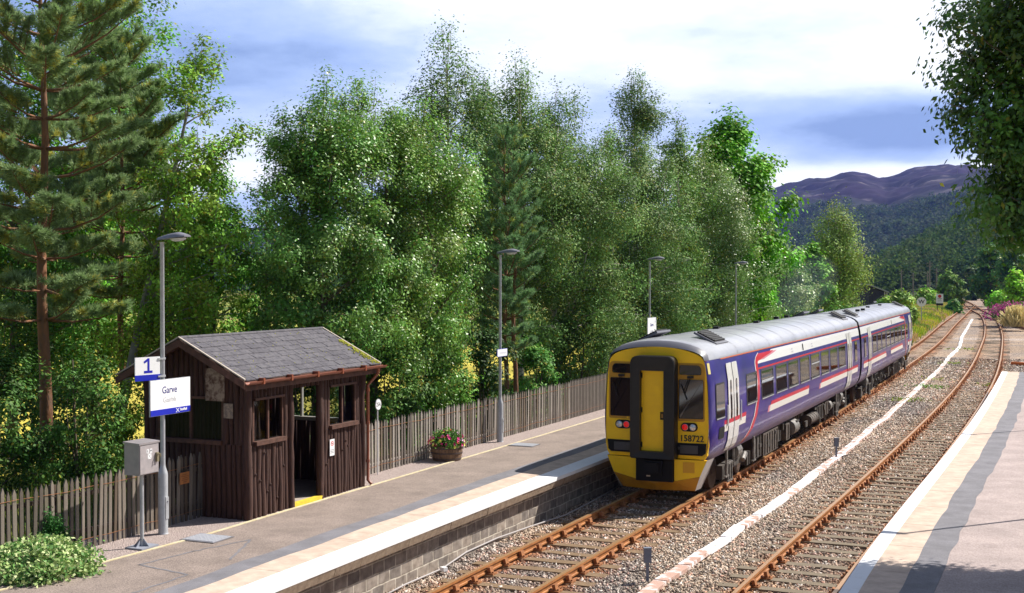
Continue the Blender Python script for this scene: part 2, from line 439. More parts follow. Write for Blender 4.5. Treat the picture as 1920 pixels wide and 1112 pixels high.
def bal_z(x, y):
    return -.205 + (vnoise(x, y, .35, 23) - .5) * .035 + (vnoise(x, y, 1.4, 24) - .5) * .03
def lbal(s):  # left and right limits of the ballast
    le = -1.9 if s < 64 else -1.9 - .25 * min(1, (s - 64) / 5)
    ri = 7.6 if s < 50 else (7.6 + min(6.0, (s - 50) * .5) if s < 128 else 13.6 - min(6.4, (s - 128) * .18))
    return le, ri
Ss = np.concatenate([np.arange(-16, 70, .16), np.arange(70, 160, .5), np.arange(160, C1.d[-1] - 2, 3)]); nl = 90
V = np.zeros((len(Ss) * nl, 3))
for i, s in enumerate(Ss):
    a, b_ = lbal(s); x0, y0 = C1.at(s, 0); x1, y1_ = C1.at(s, 1)
    l = np.linspace(a, b_, nl); V[i * nl:(i + 1) * nl, 0] = x0 + (x1 - x0) * l; V[i * nl:(i + 1) * nl, 1] = y0 + (y1_ - y0) * l
V[:, 2] = bal_z(V[:, 0], V[:, 1])
vv = V.reshape(len(Ss), nl, 3); vv[60:, 0, 2] = -.55; vv[:, -1, 2] = -.55; V = vv.reshape(-1, 3)
i0 = (np.arange(len(Ss) - 1)[:, None] * nl + np.arange(nl - 1)[None]).ravel()
F = np.stack([i0, i0 + 1, i0 + nl + 1, i0 + nl], 1)
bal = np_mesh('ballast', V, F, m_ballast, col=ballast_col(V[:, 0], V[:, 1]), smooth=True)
tag(bal, kind='structure')

# loose stones on top, real geometry, thinning with distance
def stones():
    cand = []
    dl, ds0 = 9.2, 6.0
    n = 330000
    s = 6 + 74 * rng.random(n) ** 1.35; l = -1.75 + rng.random(n) * 9.2
    keep = rng.random(n) < np.clip(1.25 - (s - 8) / 70, .25, 1)
    s, l = s[keep], l[keep]
    x0 = np.interp(s, C1.d, C1.p[:, 0]); y0 = np.interp(s, C1.d, C1.p[:, 1]); tx = np.interp(s, C1.d, C1.t[:, 0]); ty = np.interp(s, C1.d, C1.t[:, 1])
    x, y = x0 + l * ty, y0 - l * tx
    l2, s2 = C2.lat(x, y)
    ok = (l2 < 1.45) | (s > 53)
    # keep most stones off the rails and sleeper tops
    for ll in (l, l2):
        ok &= ~((abs(abs(ll) - .7525) < .09))
    ph1 = (s / SP1) % 1.0; ph2 = (s2 / SP2) % 1.0
    on_s1 = (abs(l) < 1.3) & (np.minimum(ph1, 1 - ph1) * SP1 < .14); on_s2 = (abs(l2) < 1.3) & (np.minimum(ph2, 1 - ph2) * SP2 < .125)
    ok &= ~(on_s1 & (rng.random(len(x)) < .38 + .35 * (vnoise(x, y, 1.1, 31) > .4))); ok &= ~(on_s2 & (rng.random(len(x)) < .93))
    x, y, s = x[ok], y[ok], s[ok]; k = len(x)
    size = (.016 + .022 * rng.random(k) ** 1.5) * (1 + np.clip((s - 25) / 60, 0, .8))
    base = np.array([[1, 0, 0], [0, 1, 0], [-1, 0, 0], [0, -1, 0], [0, 0, 1], [0, 0, -1]], float)
    jit = 1 + (rng.random((k, 6, 1)) - .5) * .7
    dim = np.stack([.8 + .7 * rng.random(k), .8 + .5 * rng.random(k), .55 + .4 * rng.random(k)], 1)
    P = base[None] * jit * dim[:, None] + (rng.random((k, 6, 3)) - .5) * .5
    A = rng.normal(size=(k, 3, 3)); Q, _ = np.linalg.qr(A)
    P = np.einsum('kij,knj->kni', Q, P) * size[:, None, None]
    z = bal_z(x, y) + size * .35
    P += np.stack([x, y, z], 1)[:, None]
    f = np.array([[0, 1, 4], [1, 2, 4], [2, 3, 4], [3, 0, 4], [1, 0, 5], [2, 1, 5], [3, 2, 5], [0, 3, 5]])
    F = (np.arange(k)[:, None, None] * 6 + f[None]).reshape(-1, 3)
    c = ballast_col(x, y); tone = rng.random(k)
    c = c * (.38 + 1.35 * tone ** 1.5)[:, None]
    pale = rng.random(k) < .10; c[pale] = np.array([.66, .60, .54])
    pink = rng.random(k) < .10; c[pink] *= np.array([1.15, .88, .86])
    o = np_mesh('ballast_stones', P.reshape(-1, 3), F, mat('stone_grain', (.4, .35, .3), rough=.85, attr=True, spec=.3), col=np.repeat(np.clip(c, 0, .8), 8, 0))
    return tag(o, kind='stuff')
SP1, SP2 = .72, .70
stones()

# ---------------------------------------------------------------- tracks
m_rail = mat('rusty_rail', (.40, .165, .048), rough=.62, metal=.1, col2=(.28, .105, .032), scale=7, thr=(.35, .7), bump=.002, bscale=60)
m_railtop = mat('worn_rail_head', (.50, .29, .14), rough=.38, metal=.55)
m_chair = mat('rusty_rail_chair', (.36, .14, .045), rough=.8, col2=(.22, .085, .03), scale=20, bump=.004, bscale=60)
m_sleep = mat('weathered_sleeper_timber', (.13, .078, .042), rough=.9, col2=(.25, .165, .09), scale=5, thr=(.35, .65), bump=.006, bscale=14, stretch=(1, 9, 1))
m_sleep2 = mat('weathered_sleeper_timber_grey', (.12, .092, .062), rough=.9, col2=(.24, .19, .13), scale=5, thr=(.3, .7), bump=.006, bscale=14, stretch=(1, 9, 1))
RP = [(-.035, 0), (.035, 0), (.036, -.04), (.011, -.05), (.011, -.115), (.036, -.125), (.036, -.15), (-.036, -.15), (-.036, -.125), (-.011, -.115), (-.011, -.05), (-.036, -.04)]
def rail(C, s0, s1, off, parent, gap=True):
    mb = MB(); sweep(mb, C, s0, s1, [(off + a, z) for a, z in RP[1:] + RP[:1]], ds=1.0)
    mb.m = [1 if (i % 12) == 11 else 0 for i in range(len(mb.m) - 2)] + [0, 0]
    return mb.build('rail', [m_rail, m_railtop], parent)
def sleeper_mesh(seed, m):
    r = random.Random(seed); mb = MB(); n = 7; V = []; F = []
    for i in range(n):
        x = -1.3 + 2.6 * i / (n - 1)
        for y, z in ((-.125, -.13), (-.125, 0), (.125, 0), (.125, -.13)):
            V.append((x + r.uniform(-.01, .01) * (i in (0, n - 1)), y + r.uniform(-.006, .006), z + r.uniform(-.006, .004)))
    for i in range(n - 1):
        for j in range(4): F.append((i * 4 + j, i * 4 + (j + 1) % 4, (i + 1) * 4 + (j + 1) % 4, (i + 1) * 4 + j))
    F += [(0, 1, 2, 3), tuple((n - 1) * 4 + j for j in (3, 2, 1, 0))]
    mb.add(V, F); return mb
def chair_mb(x, mb=None):
    mb = mb or MB()
    mb.box((x, 0, .012), (.36, .19, .035)); mb.box((x - .085, 0, .07), (.05, .12, .10), ry=.25); mb.box((x + .085, 0, .075), (.06, .13, .11), ry=-.25)
    mb.box((x - .06, 0, .075), (.03, .14, .05)); mb.tube([(x - .15, .04, .02), (x - .15, .04, .06)], .018, 6); mb.tube([(x + .15, -.04, .02), (x + .15, -.04, .06)], .018, 6)
    return mb
def track(name, C, s0, s1, sp, s_vis, label, msl, nind=100):
    root = empty(name, (*C.at(s_vis), 0), 0, label, 'railway track')
    inv = (-root.location.x, -root.location.y, 0)
    for off in (-.7525, .7525):
        o = rail(C, s0, s1, off, root); o.location = inv
    sm = [sleeper_mesh(k, msl).build('sleeper', msl) for k in range(4)]
    cms = chair_mb(-.7525).build('rail_chair', m_chair); cmd = chair_mb(.7525).build('rail_chair', m_chair)
    k0 = int(math.floor(s0 / sp)); kv = int(math.ceil(s_vis / sp)); cnt = 0
    far = MB()
    k = k0
    while k * sp < s1 - 1:
        s = k * sp; x, y = C.at(s); a = C.ang(s); r = random.Random(k * 7 + len(name))
        if k >= kv and cnt < nind:
            t = bpy.data.objects.new('sleeper', sm[k % 4].data); COL.objects.link(t); t.parent = root
            t.location = (x + inv[0] + r.uniform(-.03, .03), y + inv[1], -.165 + r.uniform(-.008, .006)); t.rotation_euler = (0, 0, -a + r.uniform(-.02, .02))
            for c in (cms, cmd):
                q = bpy.data.objects.new('rail_chair', c.data); COL.objects.link(q); q.parent = t
            cnt += 1
        else:
            far.box((x + inv[0], y + inv[1], -.246), (2.6, .25, .09), rz=-a, m=0)
            for o_ in (-.7525, .7525):
                X, Y = C.at(s, o_ - .09); far.box((X + inv[0], Y + inv[1], -.11), (.06, .15, .12), rz=-a, m=1)
                X, Y = C.at(s, o_ + .09); far.box((X + inv[0], Y + inv[1], -.11), (.06, .15, .12), rz=-a, m=1)
        k += 1
    tag(far.build('sleeper', [msl, m_chair], root), kind='stuff')
    for q in sm + [cms, cmd]: bpy.data.objects.remove(q)
    return root
track('railway_track', C1, -15, C1.d[-1] - 1, SP1, 8, 'rusty railway track with timber sleepers running beneath the train', m_sleep)
track('railway_track', C2, -15, 195, SP2, 6, 'empty rusty railway track along the edge of the right hand platform', m_sleep2)
track('railway_track', C3, 0, C3.d[-1] - 4, .7, 0, 'short siding track joining from the right beyond the platform end', m_sleep, nind=60)

# ---------------------------------------------------------------- platforms
m_tar = mat('brown_tarmac', (.17, .132, .115), rough=.95, col2=(.32, .255, .22), scale=45, thr=(.38, .62), bump=.006, bscale=150, detail=3, blotch=(1.3, .22))
m_tar2 = mat('pinkish_tarmac', (.30, .235, .225), rough=.95, col2=(.45, .37, .35), scale=45, thr=(.38, .62), bump=.006, bscale=140, detail=3, blotch=(1.3, .18))
m_dark = mat('dark_tarmac_strip', (.14, .135, .15), rough=.95, col2=(.235, .225, .245), scale=90, thr=(.35, .7), bump=.005, bscale=150, detail=3, blotch=(2, .2))
m_slab = mat('pink_concrete_slab', (.48, .365, .29), rough=.9, col2=(.56, .435, .35), scale=2.5, thr=(.35, .65), bump=.002, bscale=60, blotch=(5, .12))
m_white = mat('white_edge_paint', (.80, .80, .82), rough=.8, col2=(.70, .68, .68), scale=5, thr=(.55, .8), bump=.002, bscale=50)
m_grav = mat('pink_gravel', (.34, .26, .24), rough=.95, col2=(.50, .41, .38), scale=38, thr=(.38, .62), bump=.03, bscale=42, voro=True, detail=2)
m_kerb = mat('pale_kerb_stone', (.52, .44, .26), rough=.9, col2=(.62, .54, .36), scale=6, bump=.003)
def wall_mat():
    m = mat('mortared_stone_wall', (.2, .17, .15), rough=.95)
    t = m.node_tree; b = t.nodes['Principled BSDF']; lk = t.links.new
    uv = t.nodes.new('ShaderNodeUVMap'); uv.uv_map = 'UVMap'
    br = t.nodes.new('ShaderNodeTexBrick'); br.inputs['Scale'].default_value = 1
    br.inputs['Brick Width'].default_value = .40; br.inputs['Row Height'].default_value = .205; br.inputs['Mortar Size'].default_value = .016; br.inputs['Mortar Smooth'].default_value = .4
    br.inputs['Color1'].default_value = (.30, .25, .21, 1); br.inputs['Color2'].default_value = (.17, .145, .13, 1); br.inputs['Mortar'].default_value = (.50, .45, .38, 1)
    n = t.nodes.new('ShaderNodeTexNoise'); n.inputs['Scale'].default_value = 6; n.inputs['Detail'].default_value = 5
    mi = t.nodes.new('ShaderNodeMix'); mi.data_type = 'RGBA'; mi.blend_type = 'MULTIPLY'; mi.inputs[0].default_value = .75
    r = t.nodes.new('ShaderNodeValToRGB'); r.color_ramp.elements[0].position = .3; r.color_ramp.elements[0].color = (.5, .45, .42, 1); r.color_ramp.elements[1].position = .72; r.color_ramp.elements[1].color = (1.5, 1.5, 1.5, 1)
    dn = t.nodes.new('ShaderNodeTexNoise'); dn.inputs['Scale'].default_value = 3; ad = t.nodes.new('ShaderNodeVectorMath'); ad.operation = 'MULTIPLY_ADD'
    ad.inputs[1].default_value = (.05, .05, 0)
    lk(uv.outputs[0], dn.inputs['Vector']); lk(dn.outputs['Color'], ad.inputs[0]); lk(uv.outputs[0], ad.inputs[2]); lk(ad.outputs[0], br.inputs['Vector']); lk(uv.outputs[0], n.inputs['Vector'])
    lk(n.outputs['Fac'], r.inputs[0]); lk(br.outputs['Color'], mi.inputs[6]); lk(r.outputs[0], mi.inputs[7]); lk(mi.outputs[2], b.inputs['Base Color'])
    bp = t.nodes.new('ShaderNodeBump'); bp.inputs['Distance'].default_value = .012; bp.invert = True; lk(br.outputs['Fac'], bp.inputs['Height']); lk(bp.outputs[0], b.inputs['Normal'])
    return m
m_wall = wall_mat()
m_cop = mat('brown_coping_stone', (.23, .165, .115), rough=.9, col2=(.34, .26, .19), scale=9, thr=(.35, .65), bump=.006, bscale=30)
def seg(s, table): return float(np.interp(s, [a for a, _ in table], [b for _, b in table]))
def wav(s, amp, seed): return amp * (float(vnoise(np.array([s]), np.array([0.]), .9, seed)[0]) - .5) * 2
def sheet(name, C, s0, s1, l0, l1, z, m, parent, th=.02, ds=.5):
    mb = MB(); f0 = (l0 if callable(l0) else (lambda s: l0)); f1 = (l1 if callable(l1) else (lambda s: l1))
    sweep(mb, C, s0, s1, [lambda s: (f0(s), z), lambda s: (f1(s), z), lambda s: (f1(s), z - th), lambda s: (f0(s), z - th)], ds=ds)
    return mb.build(name, m, parent)
def wall_strip(C, s0, s1, l, z0, z1, parent):
    n = int((s1 - s0) / .5); V = []; F = []; me = bpy.data.meshes.new('retaining_wall'); S = np.linspace(s0, s1, n + 1)
    for s in S:
        x, y = C.at(s, l); x2, y2_ = C.at(s, l - .3 * (1 if l < 0 else -1)); V += [(x, y, z0), (x, y, z1), (x2, y2_, z1)]
    for i in range(n): F += [(3 * i, 3 * i + 3, 3 * i + 4, 3 * i + 1), (3 * i + 1, 3 * i + 4, 3 * i + 5, 3 * i + 2)]
    me.from_pydata(V, [], F); uvl = me.uv_layers.new(name='UVMap')
    for lp in me.loops:
        vi = lp.vertex_index; uvl.data[lp.index].uv = (S[vi // 3], V[vi][2] + (.3 if vi % 3 == 2 else 0))
    me.materials.append(m_wall); o = bpy.data.objects.new('retaining_wall', me); COL.objects.link(o); o.parent = parent; return o
S1A, S1B = -14, 66
p1 = MB(); sweep(p1, C1, S1A, S1B, [(-1.62, ZP1 - .16), (-9.0, ZP1 - .16), (-9.0, -.6), (-1.62, -.6)][::-1], ds=1)
pf1 = p1.build('platform', m_tar); tag(pf1, kind='structure')
# trimmed back: the solid ends under the gravel strip
bpy.data.objects.remove(pf1)
p1 = MB(); sweep(p1, C1, S1A, S1B, [(-1.83, -.6), (-6.34, -.6), (-6.34, ZP1 - .02), (-1.83, ZP1 - .02)], ds=1)
pf1 = p1.build('platform', m_tar); tag(pf1, kind='structure')
kerb_l = lambda s: -4.7 - .28 * max(0, (9 - s) / 4) if s < 9 else -4.68
dk0 = lambda s: seg(s, [(-14, -2.9), (70, -2.96)]) + wav(s, .045, 41)
dk1 = lambda s: -2.52 + wav(s, .03, 42)
sheet('tarmac_surface', C1, S1A, S1B, kerb_l, -2.45, ZP1, m_tar, pf1)
sheet('dark_tarmac_strip', C1, S1A, S1B, dk0, dk1, ZP1 + .004, m_dark, pf1, th=.015, ds=.12)
ck = MB(); pth = [(430, 1050), (470, 1012), (362, 1034), (262, 1059), (352, 1078), (250, 1112), (120, 1150)]
pp = [unproj(px_, py_, ZP1) for px_, py_ in pth]
for j in range(len(pp) - 1):
    (xa, ya), (xb, yb) = pp[j], pp[j + 1]; L_ = hypot(xb - xa, yb - ya); n_ = int(L_ / .12) + 1; r_ = random.Random(j); w_ = .022; nx_, ny_ = -(yb - ya) / L_ * w_, (xb - xa) / L_ * w_
    P = [(xa + (xb - xa) * t / n_ + r_.uniform(-.02, .02), ya + (yb - ya) * t / n_ + r_.uniform(-.02, .02)) for t in range(n_ + 1)]
    for t in range(n_): ck.add([(P[t][0] - nx_, P[t][1] - ny_, ZP1 + .004), (P[t + 1][0] - nx_, P[t + 1][1] - ny_, ZP1 + .004), (P[t + 1][0] + nx_, P[t + 1][1] + ny_, ZP1 + .004), (P[t][0] + nx_, P[t][1] + ny_, ZP1 + .004)], [(0, 1, 2, 3)])
ck.build('tarmac_patch_joint', m_dark, pf1)
cs = MB(); s = S1A; k = 0
while s < S1B:                                            # cream slabs with open joints
    e_ = s + 2.4; sweep(cs, C1, s + .006, e_ - .006, [(-1.985, ZP1 + .001), (-2.56, ZP1 + .001), (-2.56, ZP1 - .03), (-1.985, ZP1 - .03)], ds=.6); s = e_
cs.build('paving_slabs', m_slab, pf1)
sheet('white_edge_line', C1, S1A, S1B, -1.985, -1.52, ZP1 + .006, m_white, pf1, th=.075, ds=.5)
cp = MB(); s = S1A
rr_ = random.Random(3)
while s < S1B:
    e_ = s + .8; j = rr_.uniform(-.006, .006)
    sweep(cp, C1, s + .004, e_ - .004, [(-1.528 + j, ZP1 - .07), (-1.575 + j, ZP1 - .225), (-1.86, ZP1 - .225), (-1.86, ZP1 - .07)], ds=.8); s = e_
cp.build('coping_stones', m_cop, pf1)
wall_strip(C1, S1A, S1B, -1.80, -.5, ZP1 - .19, pf1)
sheet('kerb', C1, S1A, S1B, lambda s: kerb_l(s) - .06, kerb_l, ZP1 + .012, m_kerb, pf1, th=.06, ds=.9)
gr1 = sheet('gravel_strip', C1, S1A, S1B, -6.35, lambda s: kerb_l(s) - .06, ZP1 - .004, m_grav, pf1, th=.03)
S2A, S2B = -14, 53
e2 = lambda s: seg(s, [(-14, 1.38), (30, 1.40), (46, 1.34), (53, 1.32)])
p2 = MB(); sweep(p2, C2, S2A, S2B, [lambda s: (e2(s) + .08, -.6), lambda s: (e2(s) + .08, ZP2 - .02), (12.0, ZP2 - .02), (12.0, -.6)], ds=1)
pf2 = p2.build('platform', m_tar2); tag(pf2, kind='structure')
sheet('tarmac_surface', C2, S2A, S2B, lambda s: e2(s) + .7, 12.0, ZP2, m_tar2, pf2)
sheet('white_edge_line', C2, S2A, S2B, e2, lambda s: e2(s) + .24, ZP2 + .006, m_white, pf2, th=.03)
cs = MB(); s = S2A
while s < S2B - .1:
    e_ = min(s + 1.9, S2B); sweep(cs, C2, s + .007, e_ - .007, [lambda s: (e2(s) + .24, ZP2 + .002), lambda s: (e2(s) + .79, ZP2 + .002), lambda s: (e2(s) + .79, ZP2 - .03), lambda s: (e2(s) + .24, ZP2 - .03)][::-1], ds=.6); s = e_
cs.build('paving_slabs', m_slab, pf2)
sheet('dark_tarmac_strip', C2, S2A, S2B, lambda s: e2(s) + .76 + wav(s, .03, 43), lambda s: e2(s) + 1.2 + wav(s, .045, 44), ZP2 + .005, m_dark, pf2, th=.015, ds=.12)
m_cop2 = mat('rust_stained_coping', (.30, .17, .12), rough=.9, col2=(.42, .27, .2), scale=9, bump=.004)
cp = MB(); s = S2A
while s < S2B:
    e_ = min(s + .9, S2B); sweep(cp, C2, s + .004, e_ - .004, [lambda s: (e2(s) - .025, ZP2 - .012), lambda s: (e2(s) + .1, ZP2 - .012), lambda s: (e2(s) + .1, ZP2 - .17), lambda s: (e2(s) + .0, ZP2 - .15)][::-1], ds=.9); s = e_
cp.build('coping_stones', m_cop2, pf2)
wall_strip(C2, S2A, S2B, 1.47, -.5, ZP2 - .1, pf2)
# ---------------------------------------------------------------- shared materials
def glass(name, tint=(.60, .66, .70), refl=.22, rough=.03):
    m = bpy.data.materials.new(name); m.use_nodes = True; t = m.node_tree; t.nodes.clear(); lk = t.links.new
    o = t.nodes.new('ShaderNodeOutputMaterial'); tr = t.nodes.new('ShaderNodeBsdfTransparent'); gl = t.nodes.new('ShaderNodeBsdfGlossy')
    tr.inputs[0].default_value = (*tint, 1); gl.inputs['Roughness'].default_value = rough; gl.inputs[0].default_value = (.9, .95, 1, 1)
    lw = t.nodes.new('ShaderNodeLayerWeight'); lw.inputs[0].default_value = refl
    ms = t.nodes.new('ShaderNodeMixShader'); lk(lw.outputs['Fresnel'], ms.inputs[0]); lk(tr.outputs[0], ms.inputs[1]); lk(gl.outputs[0], ms.inputs[2]); lk(ms.outputs[0], o.inputs[0]); return m
m_glass = glass('window_glass')
m_dglass = mat('dark_window_glass', (.008, .009, .011), rough=.04, spec=.6, coat=.15)
m_brown = mat('dark_brown_stained_wood', (.034, .012, .008), rough=.8, col2=(.072, .027, .017), scale=6, thr=(.35, .7), bump=.006, bscale=30, stretch=(6, 6, .8))
m_brown2 = mat('dark_brown_board', (.06, .022, .013), rough=.75, col2=(.10, .04, .025), scale=8, bump=.003, bscale=40)
m_black = mat('black_rubber', (.014, .014, .015), rough=.6)
m_galv = mat('galvanised_steel', (.36, .37, .40), rough=.5, metal=.35, col2=(.48, .49, .52), scale=9, thr=(.3, .7))
m_galvd = mat('painted_grey_steel', (.30, .32, .38), rough=.5, metal=.2)
m_signw = mat('sign_white', (.80, .80, .82), rough=.4)
m_signb = mat('sign_blue', (.01, .02, .42), rough=.35)
m_pale = mat('faint_sign_lettering', (.55, .55, .58), rough=.5)
m_navy = mat('sign_navy_lettering', (.02, .02, .20), rough=.4)
m_inkblack = mat('black_ink', (.01, .01, .012), rough=.5)
ROT_T = (pi / 2, 0, pi / 2)        # lettering that faces the track

def on_track(name, s, l, z, label, cat, group=None, C=C1):
    x, y = C.at(s, l)
    return empty(name, (x, y, z), -C.ang(s), label, cat, group)
def sl(px, py, z):
    x, y = unproj(px, py, z); l, s = C1.lat([x], [y]); return float(s[0]), float(l[0])

# ---------------------------------------------------------------- waiting shelter
SH_L, SH_D = 4.06, 2.3
sh = on_track('waiting_shelter', 10.72, -4.86, ZP1, 'dark brown log clad waiting shelter with a slated roof on the platform', 'shelter')
def logs(mb, a0, a1, z0, z1, fixed, axis, r=.062, seed=1, out=1, zt=None):
    """half round poles standing side by side. axis 'y': along y at x=fixed; 'x': along x at y=fixed; zt(a) = top height"""
    rd = random.Random(seed); a = a0
    while a < a1 - .02:
        w_ = min(rd.uniform(.085, .15), a1 - a); c = a + w_ / 2; ra = w_ * .52; P = []; top = zt(c) if zt else z1
        nz = max(2, int((top - z0) / .3)); ph = rd.random() * 9
        for i in range(nz + 1):
            z = z0 + (top - z0) * i / nz; wob = .008 * sin(z * 3.1 + ph) + rd.uniform(-.003, .003)
            P.append((fixed + wob, c + wob, z) if axis == 'y' else (c + wob, fixed + wob, z))
        mb.tube(P, [ra * rd.uniform(.9, 1.06) for _ in P], 7)
        if rd.random() < .6:
            zk = rd.uniform(z0 + .1, top - .1); q = (fixed + out * ra * .85, c, zk) if axis == 'y' else (c, fixed + out * ra * .85, zk)
            mb.lathe([(.0, .03), (.022, .015), (.026, 0), (.02, -.02), (0, -.03)], q, 6)
        a += w_
EH, RH = 2.62, 3.30              # eaves and ridge height above the platform
gable = lambda x: EH + (RH - EH) * (1 - abs(x + SH_D / 2) / (SH_D / 2 + .28)) - .06
fw = MB()
for (a, b_, z0, z1) in ((0, 1.36, 0, 1.34), (0, .18, 1.34, 2.5), (1.12, 1.36, 1.34, 2.5), (.18, 1.12, 2.2, 2.5), (2.44, 4.06, 0, 1.34), (2.44, 2.76, 1.34, 2.5), (3.78, 4.06, 1.34, 2.5), (2.76, 3.78, 2.22, 2.5), (1.36, 2.44, 2.28, 2.5)):
    logs(fw, a, b_, z0, z1, 0, 'y', seed=int(a * 50 + z0 * 9))
fw.box((-.06, .68, .67), (.03, 1.34, 1.34)); fw.box((-.06, 3.25, .67), (.03, 1.6, 1.34)); fw.box((-.06, 2.03, 2.42), (.03, 4.0, .2))
fw.build('front_wall', m_brown, sh, smooth=.9)
for y_ in (-.0, 1.37, 2.42, 4.06):
    cpz = MB()
    P = [(.03 + .01 * sin(z * 4 + y_), y_ + .012 * sin(z * 3), z) for z in np.linspace(0, 2.5, 9)]
    cpz.tube(P, [.075 + .012 * sin(i * 2.3 + y_) for i in range(9)], 9)
    cpz.build('log_post', m_brown, sh, smooth=.9)
gl_ = MB()
wy0, wy1 = -1.95, -.5
logs(gl_, -SH_D, -.02, 0, 1.36, 0, 'x', seed=4, out=-1)
logs(gl_, -SH_D, wy0, 1.36, 0, 0, 'x', seed=5, out=-1, zt=gable); logs(gl_, wy1, -.02, 1.36, 0, 0, 'x', seed=6, out=-1, zt=gable)
logs(gl_, wy0, wy1, 2.22, 0, 0, 'x', seed=7, out=-1, zt=gable)
gl_.build('gable_wall', m_brown, sh, smooth=.9)
gr_ = MB(); logs(gr_, -SH_D, -.02, 0, 1.36, SH_L, 'x', seed=8); logs(gr_, -SH_D, wy0, 1.36, 0, SH_L, 'x', seed=15, zt=gable); logs(gr_, wy1, -.02, 1.36, 0, SH_L, 'x', seed=16, zt=gable)
logs(gr_, wy0, wy1, 2.22, 0, SH_L, 'x', seed=17, zt=gable); gr_.build('gable_wall', m_brown, sh, smooth=.9)
bw = MB(); logs(bw, 0, SH_L, 0, EH - .06, -SH_D, 'y', seed=9, out=-1)
bw.build('back_wall', m_brown, sh, smooth=.9)
def window(y0, y1, z0, z1, x, n, parent, axis='y', fr=m_brown2, sill=True):
    f = MB(); t = .045
    def bx(a, b_, za, zb, d=.07, o=0):
        if axis == 'y': f.box((x + o, (a + b_) / 2, (za + zb) / 2), (d, b_ - a, zb - za))
        else: f.box(((a + b_) / 2, x + o, (za + zb) / 2), (b_ - a, d, zb - za))
    bx(y0, y1, z1 - t, z1, .12, .02 if axis == 'y' else -.02); bx(y0 - .02, y1 + .02, z0 - .03, z0 + t, .16, .04 if axis == 'y' else -.04)
    for i in range(n + 1):
        a = y0 + (y1 - y0) * i / n; bx(a - t / 2, a + t / 2, z0 + t, z1 - t)
    o = f.build('window_frame', fr, parent); g = MB()
    for i in range(n):
        a, b_ = y0 + (y1 - y0) * i / n + t / 2, y0 + (y1 - y0) * (i + 1) / n - t / 2
        g.add([(x, a, z0 + t), (x, b_, z0 + t), (x, b_, z1 - t), (x, a, z1 - t)] if axis == 'y' else [(a, x, z0 + t), (b_, x, z0 + t), (b_, x, z1 - t), (a, x, z1 - t)], [(0, 1, 2, 3)])
    g.build('pane', m_glass, o); return o
window(.18, 1.12, 1.36, 2.2, 0, 2, sh); window(2.76, 3.78, 1.38, 2.24, 0, 2, sh)
window(wy0, wy1, 1.38, 2.22, 0, 2, sh, axis='x')
window(wy0, wy1, 1.38, 2.22, SH_L, 3, sh, axis='x', fr=mat('pale_window_frame', (.32, .28, .24), rough=.7))
fl = MB(); fl.box((-SH_D / 2, SH_L / 2, .03), (SH_D, SH_L, .06)); fl.build('floor', mat('concrete_floor', (.30, .25, .21), rough=.9, col2=(.38, .32, .27), scale=5), sh)
MB().box((.045, 1.9, .035), (.12, 1.0, .075)).build('step_nosing', mat('yellow_step_paint', (.75, .55, .03), rough=.7, col2=(.6, .42, .04), scale=15), sh)
be = MB(); be.box((-SH_D + .35, 2.0, .45), (.4, 3.6, .05))
for y_ in (.4, 2.0, 3.6): be.box((-SH_D + .35, y_, .22), (.35, .06, .42))
be.build('bench', m_brown2, sh)
# slated roof
def roof_pt(u, y):     # u = -1 back eave .. 0 ridge .. 1 front eave
    half = SH_D / 2 + .30; return (-SH_D / 2 + u * half, y, RH - abs(u) * (RH - EH + .05))
rf = MB(); rd = random.Random(5)
Y0, Y1 = -.42, SH_L + .30
for side in (1, -1):
    p0, p1_, p2_, p3 = roof_pt(0, Y0), roof_pt(side, Y0), roof_pt(side, Y1), roof_pt(0, Y1)
    rf.add([p0, p1_, p2_, p3] + [(q[0], q[1], q[2] - .05) for q in (p0, p1_, p2_, p3)], [(0, 1, 2, 3), (7, 6, 5, 4), (0, 4, 5, 1), (1, 5, 6, 2), (2, 6, 7, 3)])
    nr = 9
    for r_ in range(nr):
        u0, u1 = side * (r_ / nr), side * ((r_ + 1.25) / nr if r_ < nr - 1 else (r_ + 1.02) / nr); y_ = Y0 - (.14 if r_ % 2 else 0)
        while y_ < Y1:
            a, b_ = max(y_ + .006, Y0 - .01), min(y_ + .285, Y1 + .01)
            if b_ > a + .03:
                h0 = .008 + rd.uniform(0, .004); h1 = .022 + rd.uniform(0, .008); A = roof_pt(u0, a); B = roof_pt(u1, a); e0 = rd.uniform(-.012, .012) * side
                rf.add([(A[0], a, A[2] + h0), (B[0] + e0, a, B[2] + h1), (B[0] + e0, b_, B[2] + h1), (A[0], b_, A[2] + h0), (B[0] + e0, a, B[2] + h1 - .016), (B[0] + e0, b_, B[2] + h1 - .016)], [(0, 1, 2, 3), (1, 4, 5, 2), (0, 4, 1), (3, 2, 5)], 1 + rd.choice((0, 0, 1)))
            y_ += .29
m_sl1 = mat('grey_felt_shingle', (.075, .07, .085), rough=.9, col2=(.12, .112, .125), scale=14, bump=.003, bscale=80)
m_sl2 = mat('grey_felt_shingle_darker', (.06, .056, .07), rough=.9, col2=(.10, .092, .105), scale=14, bump=.003, bscale=80)
rf.tube([(-SH_D / 2, Y0 - .01, RH + .01), (-SH_D / 2, Y1 + .01, RH + .01)], .035, 8, 1)
roof = rf.build('roof', [m_brown2, m_sl1, m_sl2], sh)
